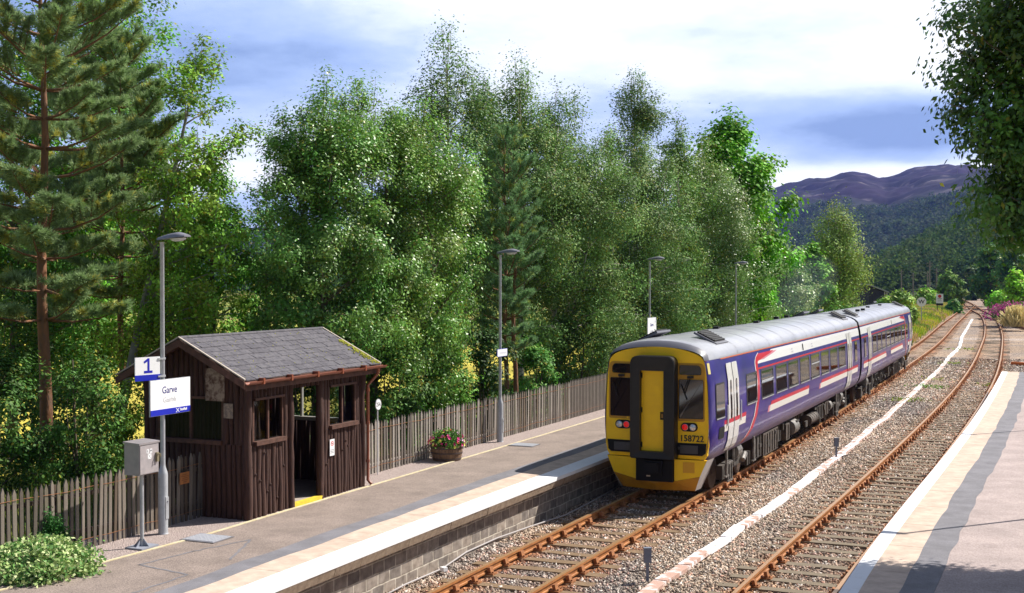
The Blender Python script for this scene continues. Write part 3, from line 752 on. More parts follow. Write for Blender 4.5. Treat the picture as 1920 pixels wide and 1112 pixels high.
for yy in (Y0 - .03, Y1 + .03):
    for side in (1, -1):
        a, b_ = roof_pt(0, yy), roof_pt(side * 1.0, yy); vg = MB()
        for dz, th, mm in ((-.08, .13, 0), (.028, .022, 1)):
            vg.add([(a[0], yy - .02, a[2] + dz - th / 2), (b_[0], yy - .02, b_[2] + dz - th / 2), (b_[0], yy - .02, b_[2] + dz + th / 2), (a[0], yy - .02, a[2] + dz + th / 2),
                    (a[0], yy + .02, a[2] + dz - th / 2), (b_[0], yy + .02, b_[2] + dz - th / 2), (b_[0], yy + .02, b_[2] + dz + th / 2), (a[0], yy + .02, a[2] + dz + th / 2)],
                   [(0, 1, 2, 3), (7, 6, 5, 4), (3, 2, 6, 7), (0, 4, 5, 1), (1, 5, 6, 2)], mm)
        vg.build('bargeboard', [m_brown2, mat('weathered_verge_strip', (.42, .36, .31), rough=.85)], sh)
ms_ = MB(); rd = random.Random(9)
for i in range(260):
    u = rd.uniform(.35, 1.0); y_ = Y1 - abs(rd.gauss(0, .07)) * (1.8 if u > .6 else 1); p = roof_pt(u, y_); r_ = rd.uniform(.01, .028)
    ms_.lathe([(0, r_ * .7), (r_ * .8, r_ * .3), (r_, -.01)], (p[0], p[1], p[2] + .03), 5)
for i in range(90):
    u = rd.uniform(.05, 1.0); y_ = rd.uniform(Y0, Y1); p = roof_pt(u, y_); r_ = rd.uniform(.006, .016); ms_.lathe([(0, r_ * .7), (r_, -.01)], (p[0], p[1], p[2] + .03), 5)
tag_moss = ms_.build('moss', mat('yellow_green_moss', (.42, .38, .04), rough=1, col2=(.2, .24, .03), scale=30), sh)
gu = MB(); n = 7; ex = roof_pt(1, 0)[0] + .05; ez = roof_pt(1, 0)[2] - .015; V = []
for y_ in (Y0 - .02, Y1 + .12):
    for k in range(n): t = pi + pi * k / (n - 1); V.append((ex + .06 * cos(t), y_, ez + .06 * sin(t)))
    for k in range(n): t = 2 * pi - pi * k / (n - 1); V.append((ex + .052 * cos(t), y_, ez + .052 * sin(t)))
gu.add(V, [(i, (i + 1) % 14, 14 + (i + 1) % 14, 14 + i) for i in range(14)] + [tuple(range(14)), tuple(range(27, 13, -1))])
for y_ in np.arange(Y0 + .4, Y1, .9): gu.tube([(ex, y_, ez - .064), (ex, y_ + .03, ez - .064)], .012, 5); gu.box((ex, y_, ez - .01), (.135, .05, .11))
m_gut = mat('brown_plastic_gutter', (.22, .062, .03), rough=.4)
gu.build('gutter', m_gut, sh, smooth=.9)
MB().box((ex - .09, SH_L / 2 - .06, ez - .09), (.03, SH_L + .66, .16)).build('fascia', m_brown2, sh)
dp = MB(); yd = SH_L + .12
dp.tube([(ex, yd, ez - .05), (ex, yd, ez - .16), (.10, yd, ez - .42), (.10, yd, .12), (.19, yd, .04)], .034, 9)
for z in (.5, 1.3, 2.0): dp.tube([(.10, yd, z), (.10, yd, z + .06)], .045, 9)
dp.build('downpipe', m_gut, sh, smooth=.9)
pn = MB(); pn.box((.075, 2.80, .98), (.012, .17, .33)); pno = pn.build('notice', m_signw, sh)
nr_ = MB(); 
for k in range(16):
    t0, t1 = 2 * pi * k / 16, 2 * pi * (k + 1) / 16; r0, r1 = .040, .052; q = lambda r, t: (.083, 2.80 + r * cos(t), 1.06 + r * sin(t))
    nr_.add([q(r0, t0), q(r1, t0), q(r1, t1), q(r0, t1)], [(0, 1, 2, 3)])
nr_.add([(.0835, 2.765, 1.09), (.0835, 2.772, 1.10), (.0835, 2.838, 1.03), (.0835, 2.83, 1.02)], [(0, 1, 2, 3)])
nr_.add([(.083, 2.77, 1.055), (.083, 2.825, 1.055), (.083, 2.825, 1.066), (.083, 2.77, 1.066)], [(0, 1, 2, 3)], 1)
for k in range(3): nr_.add([(.083, 2.74, .93 - k * .03), (.083, 2.86, .93 - k * .03), (.083, 2.86, .938 - k * .03), (.083, 2.74, .938 - k * .03)], [(0, 1, 2, 3)], 1)
nr_.build('no_smoking_symbol', [mat('red_ink', (.6, .02, .02)), m_inkblack], pno)
ps = MB(); ps.box((-.33, -.085, 1.98), (.2, .012, .27)); ps.build('poster', mat('faded_poster', (.30, .22, .17), rough=.8, col2=(.16, .12, .1), scale=18), sh)
bd = MB(); bd.box((-.62, -.09, 2.45), (.42, .012, .6)); bd.build('weathered_board', mat('peeling_board', (.30, .22, .17), rough=.9, col2=(.10, .05, .035), scale=7, thr=(.45, .6)), sh)

# ---------------------------------------------------------------- picket fences
PK = [mat('weathered_picket_%s' % n_, a, rough=.9, col2=b_, scale=5, thr=(.3, .7), bump=.003, bscale=20, stretch=(5, 5, .7)) for n_, a, b_ in
      (('grey', (.19, .16, .14), (.12, .10, .085)), ('brown', (.17, .125, .085), (.10, .075, .055)), ('pale', (.40, .35, .31), (.22, .19, .165)), ('mossy', (.15, .145, .09), (.25, .215, .18)))]
def picket_mb(h, w_, seed):
    r = random.Random(seed); mb = MB(); t = .012; lean = r.uniform(-.012, .012); a = w_ / 2
    pl = [(-a, -.05), (a, -.05), (a * r.uniform(.9, 1.05) + lean, h - .09), (lean * 1.1 + r.uniform(-.008, .008), h), (-a * r.uniform(.9, 1.05) + lean, h - .09)]
    return mb.prism(pl, lambda y, z: (-t, y, z), lambda y, z: (t, y, z))
def fence(s0, s1, l, sp, h, label, w_=.072, lf=None, PK=PK):
    x0, y0 = C1.at(s0, l); root = empty('picket_fence', (x0, y0, ZP1), 0, label, 'fence')
    prot = [picket_mb(h * random.uniform(.97, 1.02), w_ * random.uniform(.88, 1.08), k).build('picket', PK[k % 4], root) for k in range(12)]
    n = int((s1 - s0) / sp); far = MB()
    for i in range(n):
        s = s0 + i * sp; L_ = lf(s) if lf else l; x, y = C1.at(s, L_); a = -C1.ang(s); r = random.Random(i)
        if i < 100:
            k = r.choice((0, 0, 4, 8, 1, 5, 2, 6, 10, 2, 6, 3, 7, 0, 4)); p = bpy.data.objects.new('picket', prot[k].data); COL.objects.link(p); p.parent = root
            p.location = (x - x0, y - y0, r.uniform(-.03, .02)); p.rotation_euler = (r.uniform(-.02, .02), r.uniform(-.015, .015), a + r.uniform(-.1, .1))
        else:
            far.box((x - x0, y - y0, h / 2 - .04), (.024, w_ * r.uniform(.85, 1.05), h - .08), rz=a); far.prism([(-w_ / 2, h - .08), (w_ / 2, h - .08), (0, h)], lambda p_, z, c=cos(a), s_=sin(a), X=x - x0, Y=y - y0: (X - s_ * p_ - .012 * c, Y + c * p_, z), lambda p_, z, c=cos(a), s_=sin(a), X=x - x0, Y=y - y0: (X - s_ * p_ + .012 * c, Y + c * p_, z))
    for p in prot: bpy.data.objects.remove(p)
    if len(far.v): tag(far.build('picket', PK[0], root), kind='stuff')
    for z in (.28, h - .32):
        rl = MB(); n_ = int((s1 - s0) / 1.0) + 1
        for i in range(n_):
            a0, a1 = s0 + (s1 - s0) * i / n_, s0 + (s1 - s0) * (i + 1) / n_; L0 = (lf(a0) if lf else l) - .035; L1 = (lf(a1) if lf else l) - .035
            A, B = C1.at(a0, L0), C1.at(a1, L1); A2, B2 = C1.at(a0, L0 - .04), C1.at(a1, L1 - .04)
            rl.add([(A[0] - x0, A[1] - y0, z - .035), (B[0] - x0, B[1] - y0, z - .035), (B[0] - x0, B[1] - y0, z + .035), (A[0] - x0, A[1] - y0, z + .035),
                    (A2[0] - x0, A2[1] - y0, z - .035), (B2[0] - x0, B2[1] - y0, z - .035), (B2[0] - x0, B2[1] - y0, z + .035), (A2[0] - x0, A2[1] - y0, z + .035)],
                   [(0, 1, 2, 3), (7, 6, 5, 4), (3, 2, 6, 7), (0, 4, 5, 1)])
        rl.build('rail', PK[1], root)
    for z in (.16, h - .2):
        P = [];
        for s in np.arange(s0, s1, .45):
            x, y = C1.at(s, (lf(s) if lf else l) + .016); P.append((x - x0, y - y0, z + .012 * sin(s * 5) - .02 * abs(sin(s * 1.1))))
        wr = MB(); wr.tube(P, .004, 4); wr.build('wire', m_chair, root)
    for s in np.arange(s0 + .6, s1, 2.4):
        x, y = C1.at(s, (lf(s) if lf else l) - .12); MB().box((x - x0, y - y0, h / 2 - .1), (.09, .09, h), rz=-C1.ang(s)).build('post', PK[1], root)
    return root
fl_l = lambda s: -5.82 - .12 * max(0, (8 - s))
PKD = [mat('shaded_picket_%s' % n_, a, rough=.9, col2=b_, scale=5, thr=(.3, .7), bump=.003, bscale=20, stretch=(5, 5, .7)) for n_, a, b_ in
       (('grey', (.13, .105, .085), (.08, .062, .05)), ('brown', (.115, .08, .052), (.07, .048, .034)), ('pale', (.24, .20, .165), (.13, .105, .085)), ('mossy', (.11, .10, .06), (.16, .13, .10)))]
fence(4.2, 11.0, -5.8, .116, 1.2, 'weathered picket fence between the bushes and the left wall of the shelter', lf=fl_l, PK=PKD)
fence(14.95, 64, -5.52, .136, 1.2, 'long pale picket fence from the shelter along the back of the platform', w_=.07)
tag_moss['kind'] = 'stuff'
npl = on_track('notice_plate', *sl(355, 887, 1.45)[:1], -5.72, ZP1, 'small orange notice plate fixed to the picket fence', 'notice')
npl.location = (*C1.at(10.1, -5.77), ZP1)
MB().box((.02, 0, .80), (.012, .26, .21)).build('plate', mat('orange_notice', (.42, .16, .045), rough=.6, col2=(.34, .13, .04), scale=12), npl)
tp = MB()
for k, w_ in enumerate((.16, .19, .13, .17, .10)): tp.box((.028, 0, .865 - .032 * k), (.002, w_, .009))
tp.build('worn_lettering', mat('brown_lettering', (.18, .06, .02)), npl)

# ---------------------------------------------------------------- platform lamps
def lamp(s, l, z, H, label, C=C1, rot=0.0, group='grey lamp posts along the platforms'):
    root = on_track('lamp_post', s, l, z, label, 'lamp post', group, C=C)
    root.rotation_euler.z += rot
    p = MB(); p.lathe([(.095, 0), (.09, .01), (.085, .03), (.085, 1.02), (.078, 1.06), (.045, 1.16), (.042, 1.2), (.036, H - .02), (.045, H), (0, H)], n=14); p.build('pole', m_galv, root, smooth=.6)
    d = MB(); d.box((.088, 0, .45), (.012, .075, .38)); d.lathe([(.012, -.012), (.014, .012)], (.098, -.0, .56), 6); d.build('access_door', m_galv, root)
    hd = MB(); V = []; F = []; sec = 9; nx = 11; x0, x1 = -.07, .54
    for i in range(nx):
        t = i / (nx - 1); x = x0 + (x1 - x0) * t; w_ = .055 + .075 * sin(min(t * 1.35, 1) * pi / 2) - .035 * max(0, t - .8) * 5; hh = .045 + .05 * sin(min(1, t * 1.5) * pi / 2) - .055 * max(0, t - .75) * 4
        for k in range(sec):
            a = pi * k / (sec - 1); V.append((x, w_ * cos(a), H + .035 + .05 * t + hh * sin(a)))
    for i in range(nx - 1):
        for k in range(sec): F.append((i * sec + k, i * sec + (k + 1) % sec, (i + 1) * sec + (k + 1) % sec, (i + 1) * sec + k))
    F += [tuple(range(sec)), tuple((nx - 1) * sec + k for k in range(sec))[::-1]]
    hd.add(V, F); ho = hd.build('lamp_head', mat('grey_lamp_housing', (.20, .20, .24), rough=.45), root, smooth=.8)
    le = MB(); le.lathe([(0, -.045), (.05, -.04), (.085, -.015), (.095, .01)], (.34, 0, H + .05), 12); V = le.v; le.v = [(.34 + (x - .34) * 1.7, y, z + .08 * (x - .34)) for x, y, z in V]
    le.build('diffuser', mat('pale_diffuser', (.62, .62, .66), rough=.25), ho, smooth=True)
    return root
def lamp_s(px, l, guess):
    from_ = None; best = (9e9, 0)
    for s in np.arange(guess - 25, guess + 25, .05):
        x, y = C1.at(s, l); q = 960 + CAM_F * x / y
        if abs(q - px) < best[0]: best = (abs(q - px), s)
    return best[1]
LP = [(lamp_s(304, -5.45, 9), 'grey lamp post carrying the station name board beside the shelter'),
      (lamp_s(935, -5.25, 22), 'grey lamp post standing behind the flower tub with a narrow white board'),
      (lamp_s(1218, -5.2, 36), 'grey lamp post carrying a name board just behind the train cab'),
      (lamp_s(1380, -5.2, 50), 'most distant grey lamp post rising behind the train roof')]
LO = [lamp(s, -5.45 if i == 0 else -5.2, ZP1, 5.02, lb) for i, (s, lb) in enumerate(LP)]
print('LAMPS', [round(s, 2) for s, _ in LP])

def name_board(root_s, root_l, y0, y1, z0, z1, label, gaelic=True, faint=False):
    r = on_track('station_name_board', root_s, root_l, ZP1, label, 'sign', 'station name boards')
    MB().box((.075, (y0 + y1) / 2, (z0 + z1) / 2), (.03, y1 - y0, z1 - z0)).build('panel', m_signw, r)
    bh = .10 * (z1 - z0) / .6
    MB().box((.076, (y0 + y1) / 2, z0 + bh / 2 + .0), (.036, y1 - y0 + .002, bh)).build('blue_band', m_signb, r)
    MB().box((.074, (y0 + y1) / 2, (z0 + z1) / 2), (.024, y1 - y0 + .016, z1 - z0 + .016)).build('edging', m_galv, r)
    cy_ = (y0 + y1) / 2; W_ = y1 - y0
    text_mesh('name_lettering', 'Garve', .17, m_navy, r, (.0925, cy_ - .03 * W_, z0 + (z1 - z0) * .70), ROT_T, sx=.95)
    text_mesh('small_lettering', 'Gairbh', .125, m_pale, r, (.0925, cy_ - .03 * W_, z0 + (z1 - z0) * .42), ROT_T)
    lg = MB()
    for sg in (1, -1):
        c = (cy_ + W_ * .17, z0 + bh * .5); hy, hz, th = .042, .036, .009
        lg.add([(.0955, c[0] - hy - th, c[1] - sg * hz), (.0955, c[0] - hy + th, c[1] - sg * hz), (.0955, c[0] + hy + th, c[1] + sg * hz), (.0955, c[0] + hy - th, c[1] + sg * hz)], [(0, 1, 2, 3)])
    lg.build('cross_emblem', m_signw, r)
    text_mesh('company_lettering', 'ScotRail', .062, m_signw, r, (.0955, cy_ + W_ * .32, z0 + bh * .55), ROT_T, sx=.92, weight=.002)
    br = MB(); zc = (z0 + z1) / 2
    for z in (zc - .15, zc + .15): br.box((.05, 0, z), (.03, .16, .035)); br.lathe([(.05, z - .018), (.056, z - .018), (.056, z + .018), (.05, z + .018)], n=12)
    br.build('bracket', m_galv, r); return r
name_board(LP[0][0], -5.45, -.42, .63, 2.06, 2.66, 'white name board with blue lower band on the lamp post beside the shelter')
name_board(LP[2][0], -5.2, -.5, .55, 2.10, 2.95, 'distant white name board on the lamp post above the train cab')
nb = on_track('platform_number_sign', LP[0][0], -5.45, ZP1, 'square white sign with a blue figure one, above the name board', 'sign')
nb.rotation_euler.z -= .25
MB().box((.03, -.33, 2.86), (.02, .50, .40)).build('panel', m_signw, nb); MB().box((.031, -.33, 2.71), (.024, .502, .10)).build('blue_band', m_signb, nb)
q = MB(); yo, zo = -.35, 2.79
q.prism([(.015, .04), (.055, .04), (.055, .25), (.02, .25), (-.065, .195), (-.045, .165), (.015, .20)], lambda y, z: (.041, yo + y, zo + z), lambda y, z: (.043, yo + y, zo + z))
q.prism([(-.055, 0), (.115, 0), (.115, .04), (-.055, .04)], lambda y, z: (.041, yo + y, zo + z), lambda y, z: (.043, yo + y, zo + z)); q.build('number_one', mat('figure_blue', (.01, .015, .40), rough=.4), nb)
bk = MB()
for z in (2.72, 3.02): bk.box((.03, -.06, z), (.05, .13, .03)); bk.lathe([(.045, z - .018), (.052, z - .018), (.052, z + .018), (.045, z + .018)], n=12)
bk.build('bracket', m_galv, nb)
wb = on_track('small_direction_board', LP[1][0], -5.2, ZP1, 'narrow white board with faint lettering on the lamp post by the flower tub', 'sign')
MB().box((.06, 0, 2.40), (.02, .62, .19)).build('panel', m_signw, wb); MB().box((.058, 0, 2.40), (.022, .64, .205)).build('edging', m_signb, wb)
for z in (2.34, 2.46): MB().box((.045, 0, z), (.03, .12, .02)).build('bracket', m_galv, wb)
fb = MB(); rd = random.Random(2)
yy = -.14
while yy < .26: w_ = rd.uniform(.012, .03); fb.box((.0715, yy, 2.40), (.002, w_, rd.uniform(.03, .055))); yy += w_ + .012
fb.build('faint_marks', mat('faint_marks', (.66, .66, .74)), wb)

# ---------------------------------------------------------------- cabinet, marker, tub, covers
s_, l_ = sl(266, 1026, ZP1)
cb = on_track('control_cabinet', s_, l_, ZP1, 'grey metal control cabinet on a slim post beside the lamp post', 'cabinet')
q = MB(); q.box((0, 0, .012), (.34, .42, .024))
for a in (0, 1, 2, 3): q.add([(.03 * cos(a * pi / 2), .03 * sin(a * pi / 2), .024), (.15 * cos(a * pi / 2), .15 * sin(a * pi / 2), .024), (.03 * cos(a * pi / 2), .03 * sin(a * pi / 2), .15), (.03 * cos(a * pi / 2) - .006 * sin(a * pi / 2), .03 * sin(a * pi / 2) + .006 * cos(a * pi / 2), .15), (.15 * cos(a * pi / 2) - .006 * sin(a * pi / 2), .15 * sin(a * pi / 2) + .006 * cos(a * pi / 2), .024)], [(0, 1, 2), (4, 3, 2), (1, 4, 3, 2)])
q.build('base_plate', m_galvd, cb); MB().lathe([(.032, .02), (.032, 1.22)], n=12).build('post', m_galv, cb, smooth=True)
m_cab = mat('brushed_cabinet_steel', (.38, .34, .35), rough=.42, metal=.3, col2=(.30, .28, .29), scale=7, thr=(.3, .7))
q = MB(); q.box((0, 0, 1.46), (.30, .48, .50)); q.box((.0, 0, 1.725), (.335, .51, .03), ry=.06); bxo = q.build('housing', m_cab, cb)
dr = MB().box((.155, 0, 1.455), (.014, .45, .46)).build('door', mat('cabinet_door', (.42, .375, .385), rough=.45, metal=.25, col2=(.35, .32, .33), scale=6), cb)
q = MB(); q.box((.18, .17, 1.47), (.04, .05, .15)); q.tube([(.20, .17, 1.52), (.245, .17, 1.525), (.25, .17, 1.47)], .012, 6); q.build('handle', mat('dull_brass', (.30, .26, .17), rough=.4, metal=.5), dr)
q = MB(); q.box((.1635, -.045, 1.585), (.002, .055, .065)); q.box((.1635, .035, 1.585), (.002, .055, .065)); q.box((.1635, -.0, 1.50), (.002, .09, .085)); lbo = q.build('label', m_signw, dr)
text_mesh('lettering', 'E', .06, m_inkblack, lbo, (.1650, -.045, 1.585), ROT_T); text_mesh('lettering', 'M', .055, m_inkblack, lbo, (.1650, .035, 1.585), ROT_T)
q = MB()
for sg in (1, -1): q.add([(.1648, -.04 - .004, 1.5 - sg * .037), (.1648, -.04 + .004, 1.5 - sg * .037), (.1648, .04 + .004, 1.5 + sg * .037), (.1648, .04 - .004, 1.5 + sg * .037)], [(0, 1, 2, 3)])
q.build('cross_mark', m_inkblack, lbo)

s_, l_ = sl(698, 888, ZP1)
mk = on_track('distance_marker', s_ - .05, -5.36, ZP1, 'round white marker reading 25A on a thin pole before the fence', 'marker sign')
MB().lathe([(.014, 0), (.014, 1.48)], n=8).build('post', mat('white_post', (.66, .66, .68), rough=.5), mk, smooth=True)
def disc(mb, r, x, zc, th=.012, n=28, yc=0):
    mb.prism([(yc + r * cos(2 * pi * k / n), zc + r * sin(2 * pi * k / n)) for k in range(n)], lambda y, z: (x - th / 2, y, z), lambda y, z: (x + th / 2, y, z)); return mb
dk_ = disc(MB(), .125, .02, 1.57).build('disc', m_signw, mk)
text_mesh('lettering', '25A', .125, m_inkblack, dk_, (.0275, 0, 1.57), ROT_T, sx=.9)
rg = MB()
for k in range(28):
    t0, t1 = 2 * pi * k / 28, 2 * pi * (k + 1) / 28; f_ = lambda r, t: (.0272, r * cos(t), 1.57 + r * sin(t)); rg.add([f_(.115, t0), f_(.125, t0), f_(.125, t1), f_(.115, t1)], [(0, 1, 2, 3)])
rg.build('rim', mat('marker_rim', (.25, .25, .28)), dk_)

def cover(px, py, wl, wy, rz, label):
    x, y = unproj(px, py, ZP1 + .01); r = empty('access_cover', (x, y, ZP1 + .006), rz, label, 'access cover', 'metal covers in the platform')
    MB().box((0, 0, .004), (wl + .08, wy + .08, .008)).build('frame', m_dark, r)
    mb = MB(); mb.box((0, 0, .010), (wl, wy, .012)); nx_, ny_ = int(wl / .075), int(wy / .075)
    for i in range(nx_):
        for j in range(ny_):
            mb.box((-wl / 2 + (i + .5) * wl / nx_, -wy / 2 + (j + .5) * wy / ny_, .018), (.05, .012, .005), rz=.78 if (i + j) % 2 else -.78)
    mb.build('chequer_plate', mat('chequer_plate_steel', (.50, .51, .56), rough=.45, metal=.3), r)
a_ = -C1.ang(9)
cover(388, 1009, .62, .50, a_, 'pale chequered metal cover in the platform near the lamp post and shelter')
cover(983, 834, .62, .50, a_, 'pale chequered metal cover in the platform beyond the flower tub')

s_, l_ = sl(833, 863, ZP1)
tb = on_track('flower_tub', s_ + .1, -4.98, ZP1, 'half barrel wooden tub standing against the picket fence', 'tub')
q = MB(); ns = 26
for k in range(ns):
    t = 2 * pi * (k + .5) / ns; w_ = .36 * 2 * pi / ns * .97
    prof = [(.335, 0), (.365, .12), (.38, .24), (.372, .36)]; V = []
    for r_, z in prof:
        for dr_, dt in ((0, -.5), (0, .5), (-.03, .5), (-.03, -.5)):
            a = t + dt * 2 * pi / ns * .96; V.append(((r_ + dr_) * cos(a), (r_ + dr_) * sin(a), z))
    q.add(V, [(i * 4 + j, i * 4 + (j + 1) % 4, i * 4 + 4 + (j + 1) % 4, i * 4 + 4 + j) for i in range(3) for j in range(4)] + [(3, 2, 1, 0), (12, 13, 14, 15)])
q.build('staves', mat('barrel_oak', (.15, .085, .05), rough=.8, col2=(.24, .145, .085), scale=8, stretch=(3, 3, .6)), tb)
q = MB()
for z, r_ in ((.05, .350), (.19, .377), (.31, .380)): q.lathe([(r_, z - .02), (r_ + .006, z - .02), (r_ + .006, z + .02), (r_, z + .02)], n=30)
q.build('hoops', mat('rusty_hoop', (.10, .07, .06), rough=.6, metal=.5), tb, smooth=.6)
MB().lathe([(0, .32), (.34, .32)], n=20).build('soil', mat('dark_soil', (.03, .02, .015), rough=1), tb)

# ---------------------------------------------------------------- between the tracks
m_mp = mat('grey_blue_post_paint', (.17, .19, .24), rough=.55)
for px, py, H_, lb in ((1214, 1091, .60, 'short grey marker post nearest the camera between the tracks'), (1568, 859, .60, 'short grey marker post standing on the boards beside the train')):
    x, y = unproj(px, py, -.16); a = -C1.ang(12)
    r = empty('marker_post', (x, y, -.18), a + .5, lb, 'marker post', 'short marker posts between the tracks')
    MB().box((0, 0, H_ / 2), (.05, .035, H_)).build('stem', m_mp, r); q = MB(); q.box((0, 0, H_ - .115), (.13, .09, .25)); q.box((0, 0, H_ + .016), (.14, .1, .012)); q.build('head', m_mp, r)
WK = [(1150, 1160), (1222, 1099), (1269.6, 1066), (1317, 1035), (1355, 1010), (1397, 977), (1446.8, 946), (1506, 903), (1536, 877), (1567, 857), (1583, 845), (1600, 829.7), (1621, 812.5), (1638, 797), (1663, 780), (1684, 759), (1706.8, 741), (1727, 721), (1752.6, 700), (1764, 689), (1780, 668), (1799.7, 650), (1803, 632), (1814, 614), (1823, 597.8)]
W_ = [unproj(a, b_, -.1) for a, b_ in WK]; dW = np.concatenate([[0], np.cumsum([hypot(W_[i + 1][0] - W_[i][0], W_[i + 1][1] - W_[i][1]) for i in range(len(W_) - 1)])])
walk = empty('cable_trough', (W_[0][0], W_[0][1], 0), 0, 'long line of worn white and pink lids running between the two tracks', 'cable trough')
def board_mat(name, white):
    return mat(name, (.80, .78, .80), rough=.85, col2=(.46, .29, .23), scale=3.2, thr=white, bump=.003, bscale=30, detail=6)
BM = [board_mat('lid_white', (.60, .64)), board_mat('lid_worn', (.46, .52)), board_mat('lid_bare', (.36, .50))]
def wat(d): return (float(np.interp(d, dW, [p[0] for p in W_])), float(np.interp(d, dW, [p[1] for p in W_])))
d = 0; k = 0; rd = random.Random(12)
pat = [2, 2, 2, 1, 0, 0, 1, 0, 0, 1, 0, 0, 1, 2, 1, 2, 1, 2, 2, 1, 2, 2, 2, 2, 2, 2, 2, 2, 2, 2, 2, 2, 1, 1]
while d < dW[-1] - .3 and k < 95:
    ln = 1.35 if d < 60 else 2.6; A, B = wat(d), wat(min(d + ln, dW[-1])); a = atan2(B[0] - A[0], B[1] - A[1]); L2 = hypot(B[0] - A[0], B[1] - A[1])
    wd = .235 if d < 70 else .23
    jz = rd.uniform(-.012, .012); mb = MB(); cxm, cym = (A[0] + B[0]) / 2 - W_[0][0], (A[1] + B[1]) / 2 - W_[0][1]
    mb.box((0, 0, -.012), (wd, L2 - .03, .075)); mi = pat[k] if k < len(pat) else rd.choice((0, 0, 1, 1, 2) if d < 75 else (0, 0, 0))
    o = mb.build('lid', BM[mi], walk); o.location = (cxm + rd.uniform(-.015, .015), cym, -.137 + jz); o.rotation_euler = (rd.uniform(-.012, .012), rd.uniform(-.05, .05), -a + rd.uniform(-.03, .03))
    if 13 <= k <= 34:      # strip of white paint along the right edge
        e_ = MB().box((wd * .29, 0, .027), (wd * .40, L2 - .01, .004)).build('white_paint', BM[0], o)
    d += ln; k += 1
print('trough lids', k)
cab_px = [(700, 1130), (760, 1099), (828.6, 1067.7), (874, 1037), (931.5, 1012), (994, 988.6), (1060, 967), (1104, 945.8), (1136, 927), (1170, 905)]
cc = MB(); cc.tube([(*unproj(a, b_, -.15), -.13 + .01 * sin(i * 2)) for i, (a, b_) in enumerate(cab_px)], .017, 8)
tag(cc.build('cable_conduit', mat('pale_conduit', (.36, .33, .33), rough=.6), smooth=True), 'pale grey conduit snaking along the foot of the platform wall', 'conduit')
x, y = unproj(832, 1070, -.12); tag(MB().box((x, y, -.09), (.09, .12, .07), rz=.7).build('cable_clamp', m_signw), 'small white clamp on the conduit by the platform wall', 'clamp')
def stick(p, q_, r, label, m, z=-.13):
    A, B = unproj(*p, z), unproj(*q_, z); mid = ((A[0] + B[0]) / 2 + .04, (A[1] + B[1]) / 2 + .05, z + .03)
    tag(MB().tube([(*A, z), mid, (*B, z + .02)], [r, r * .9, r * .5], 6).build('stick', m, smooth=True), label, 'stick')
m_tw = mat('dead_twig', (.10, .07, .06), rough=.9)
stick((1575, 857), (1604, 853), .02, 'dark twig lying beside the farther marker post', m_tw)
stick((1180, 1072), (1235, 1076), .012, 'thin dark twig lying behind the nearest marker post', m_tw)
stick((1585, 806.5), (1599, 809.5), .035, 'pale broken piece of wood lying on the ballast', mat('pale_wood', (.6, .52, .5), rough=.8))
# ---------------------------------------------------------------- the train: two coupled coaches
m_yel = mat('cab_yellow_paint', (1.0, .62, .004), rough=.55, col2=(.90, .52, .004), scale=2.2, thr=(.45, .75))
m_yel2 = mat('dirty_shaded_lower_yellow', (.52, .25, .012), rough=.5, col2=(.36, .17, .015), scale=3, thr=(.4, .7))  # dirt and the down-facing apron's shade are both put into this yellow
m_pur = mat('purple_blue_livery', (.024, .013, .19), rough=.28, col2=(.031, .017, .22), scale=1.0, coat=.35, blotch=(1.4, .22))
m_pur2 = mat('dirty_purple_skirt', (.13, .085, .24), rough=.4, col2=(.18, .13, .22), scale=3, thr=(.35, .7))
m_tw_ = mat('livery_white', (.78, .78, .80), rough=.3, coat=.4)
m_crim = mat('livery_crimson', (.55, .006, .045), rough=.3, coat=.4)
m_fade = mat('livery_pink_fade', (.66, .22, .30), rough=.3, coat=.4)
m_cream = mat('livery_cream_white', (.66, .62, .58), rough=.4)
m_org = mat('orange_cantrail_line', (.45, .09, .03), rough=.5)
m_roof = mat('grey_roof_paint', (.27, .275, .31), rough=.28, col2=(.37, .375, .41), scale=1.3, thr=(.3, .75), coat=.15, stretch=(1, .25, 1), blotch=(1.1, .16))
m_roofd = mat('dark_roof_dome', (.10, .10, .125), rough=.45)
m_blk = mat('gangway_black', (.012, .012, .013), rough=.5, spec=.3)
m_blk2 = mat('matt_black_panel', (.011, .011, .012), rough=.7, spec=.25)
m_und = mat('grimy_underframe', (.032, .026, .022), rough=.85, col2=(.065, .05, .04), scale=4, thr=(.35, .7))
m_und2 = mat('grimy_brown_equipment', (.10, .075, .06), rough=.8, col2=(.055, .042, .034), scale=5)
m_tank = mat('dull_silver_tank', (.22, .205, .19), rough=.5, metal=.3, col2=(.10, .088, .08), scale=5)
m_wheel = mat('brown_wheel_steel', (.09, .055, .04), rough=.6, metal=.4)
m_seat = mat('blue_seat_moquette', (.05, .05, .12), rough=.95, col2=(.10, .07, .12), scale=20)
PZ = [(.92, 1.13), (1.0, 1.20), (1.12, 1.27), (1.3, 1.325), (1.6, 1.355), (2.0, 1.36), (2.7, 1.335), (3.1, 1.275), (3.26, 1.24)]
CL = 22.57
def hx(z): return float(np.interp(z, [a for a, _ in PZ], [b_ for _, b_ in PZ]))
def sc(y):
    return float(np.interp(y, [0, .06, .2, .5, 1.0], [.915, .945, .968, .988, 1.0]))
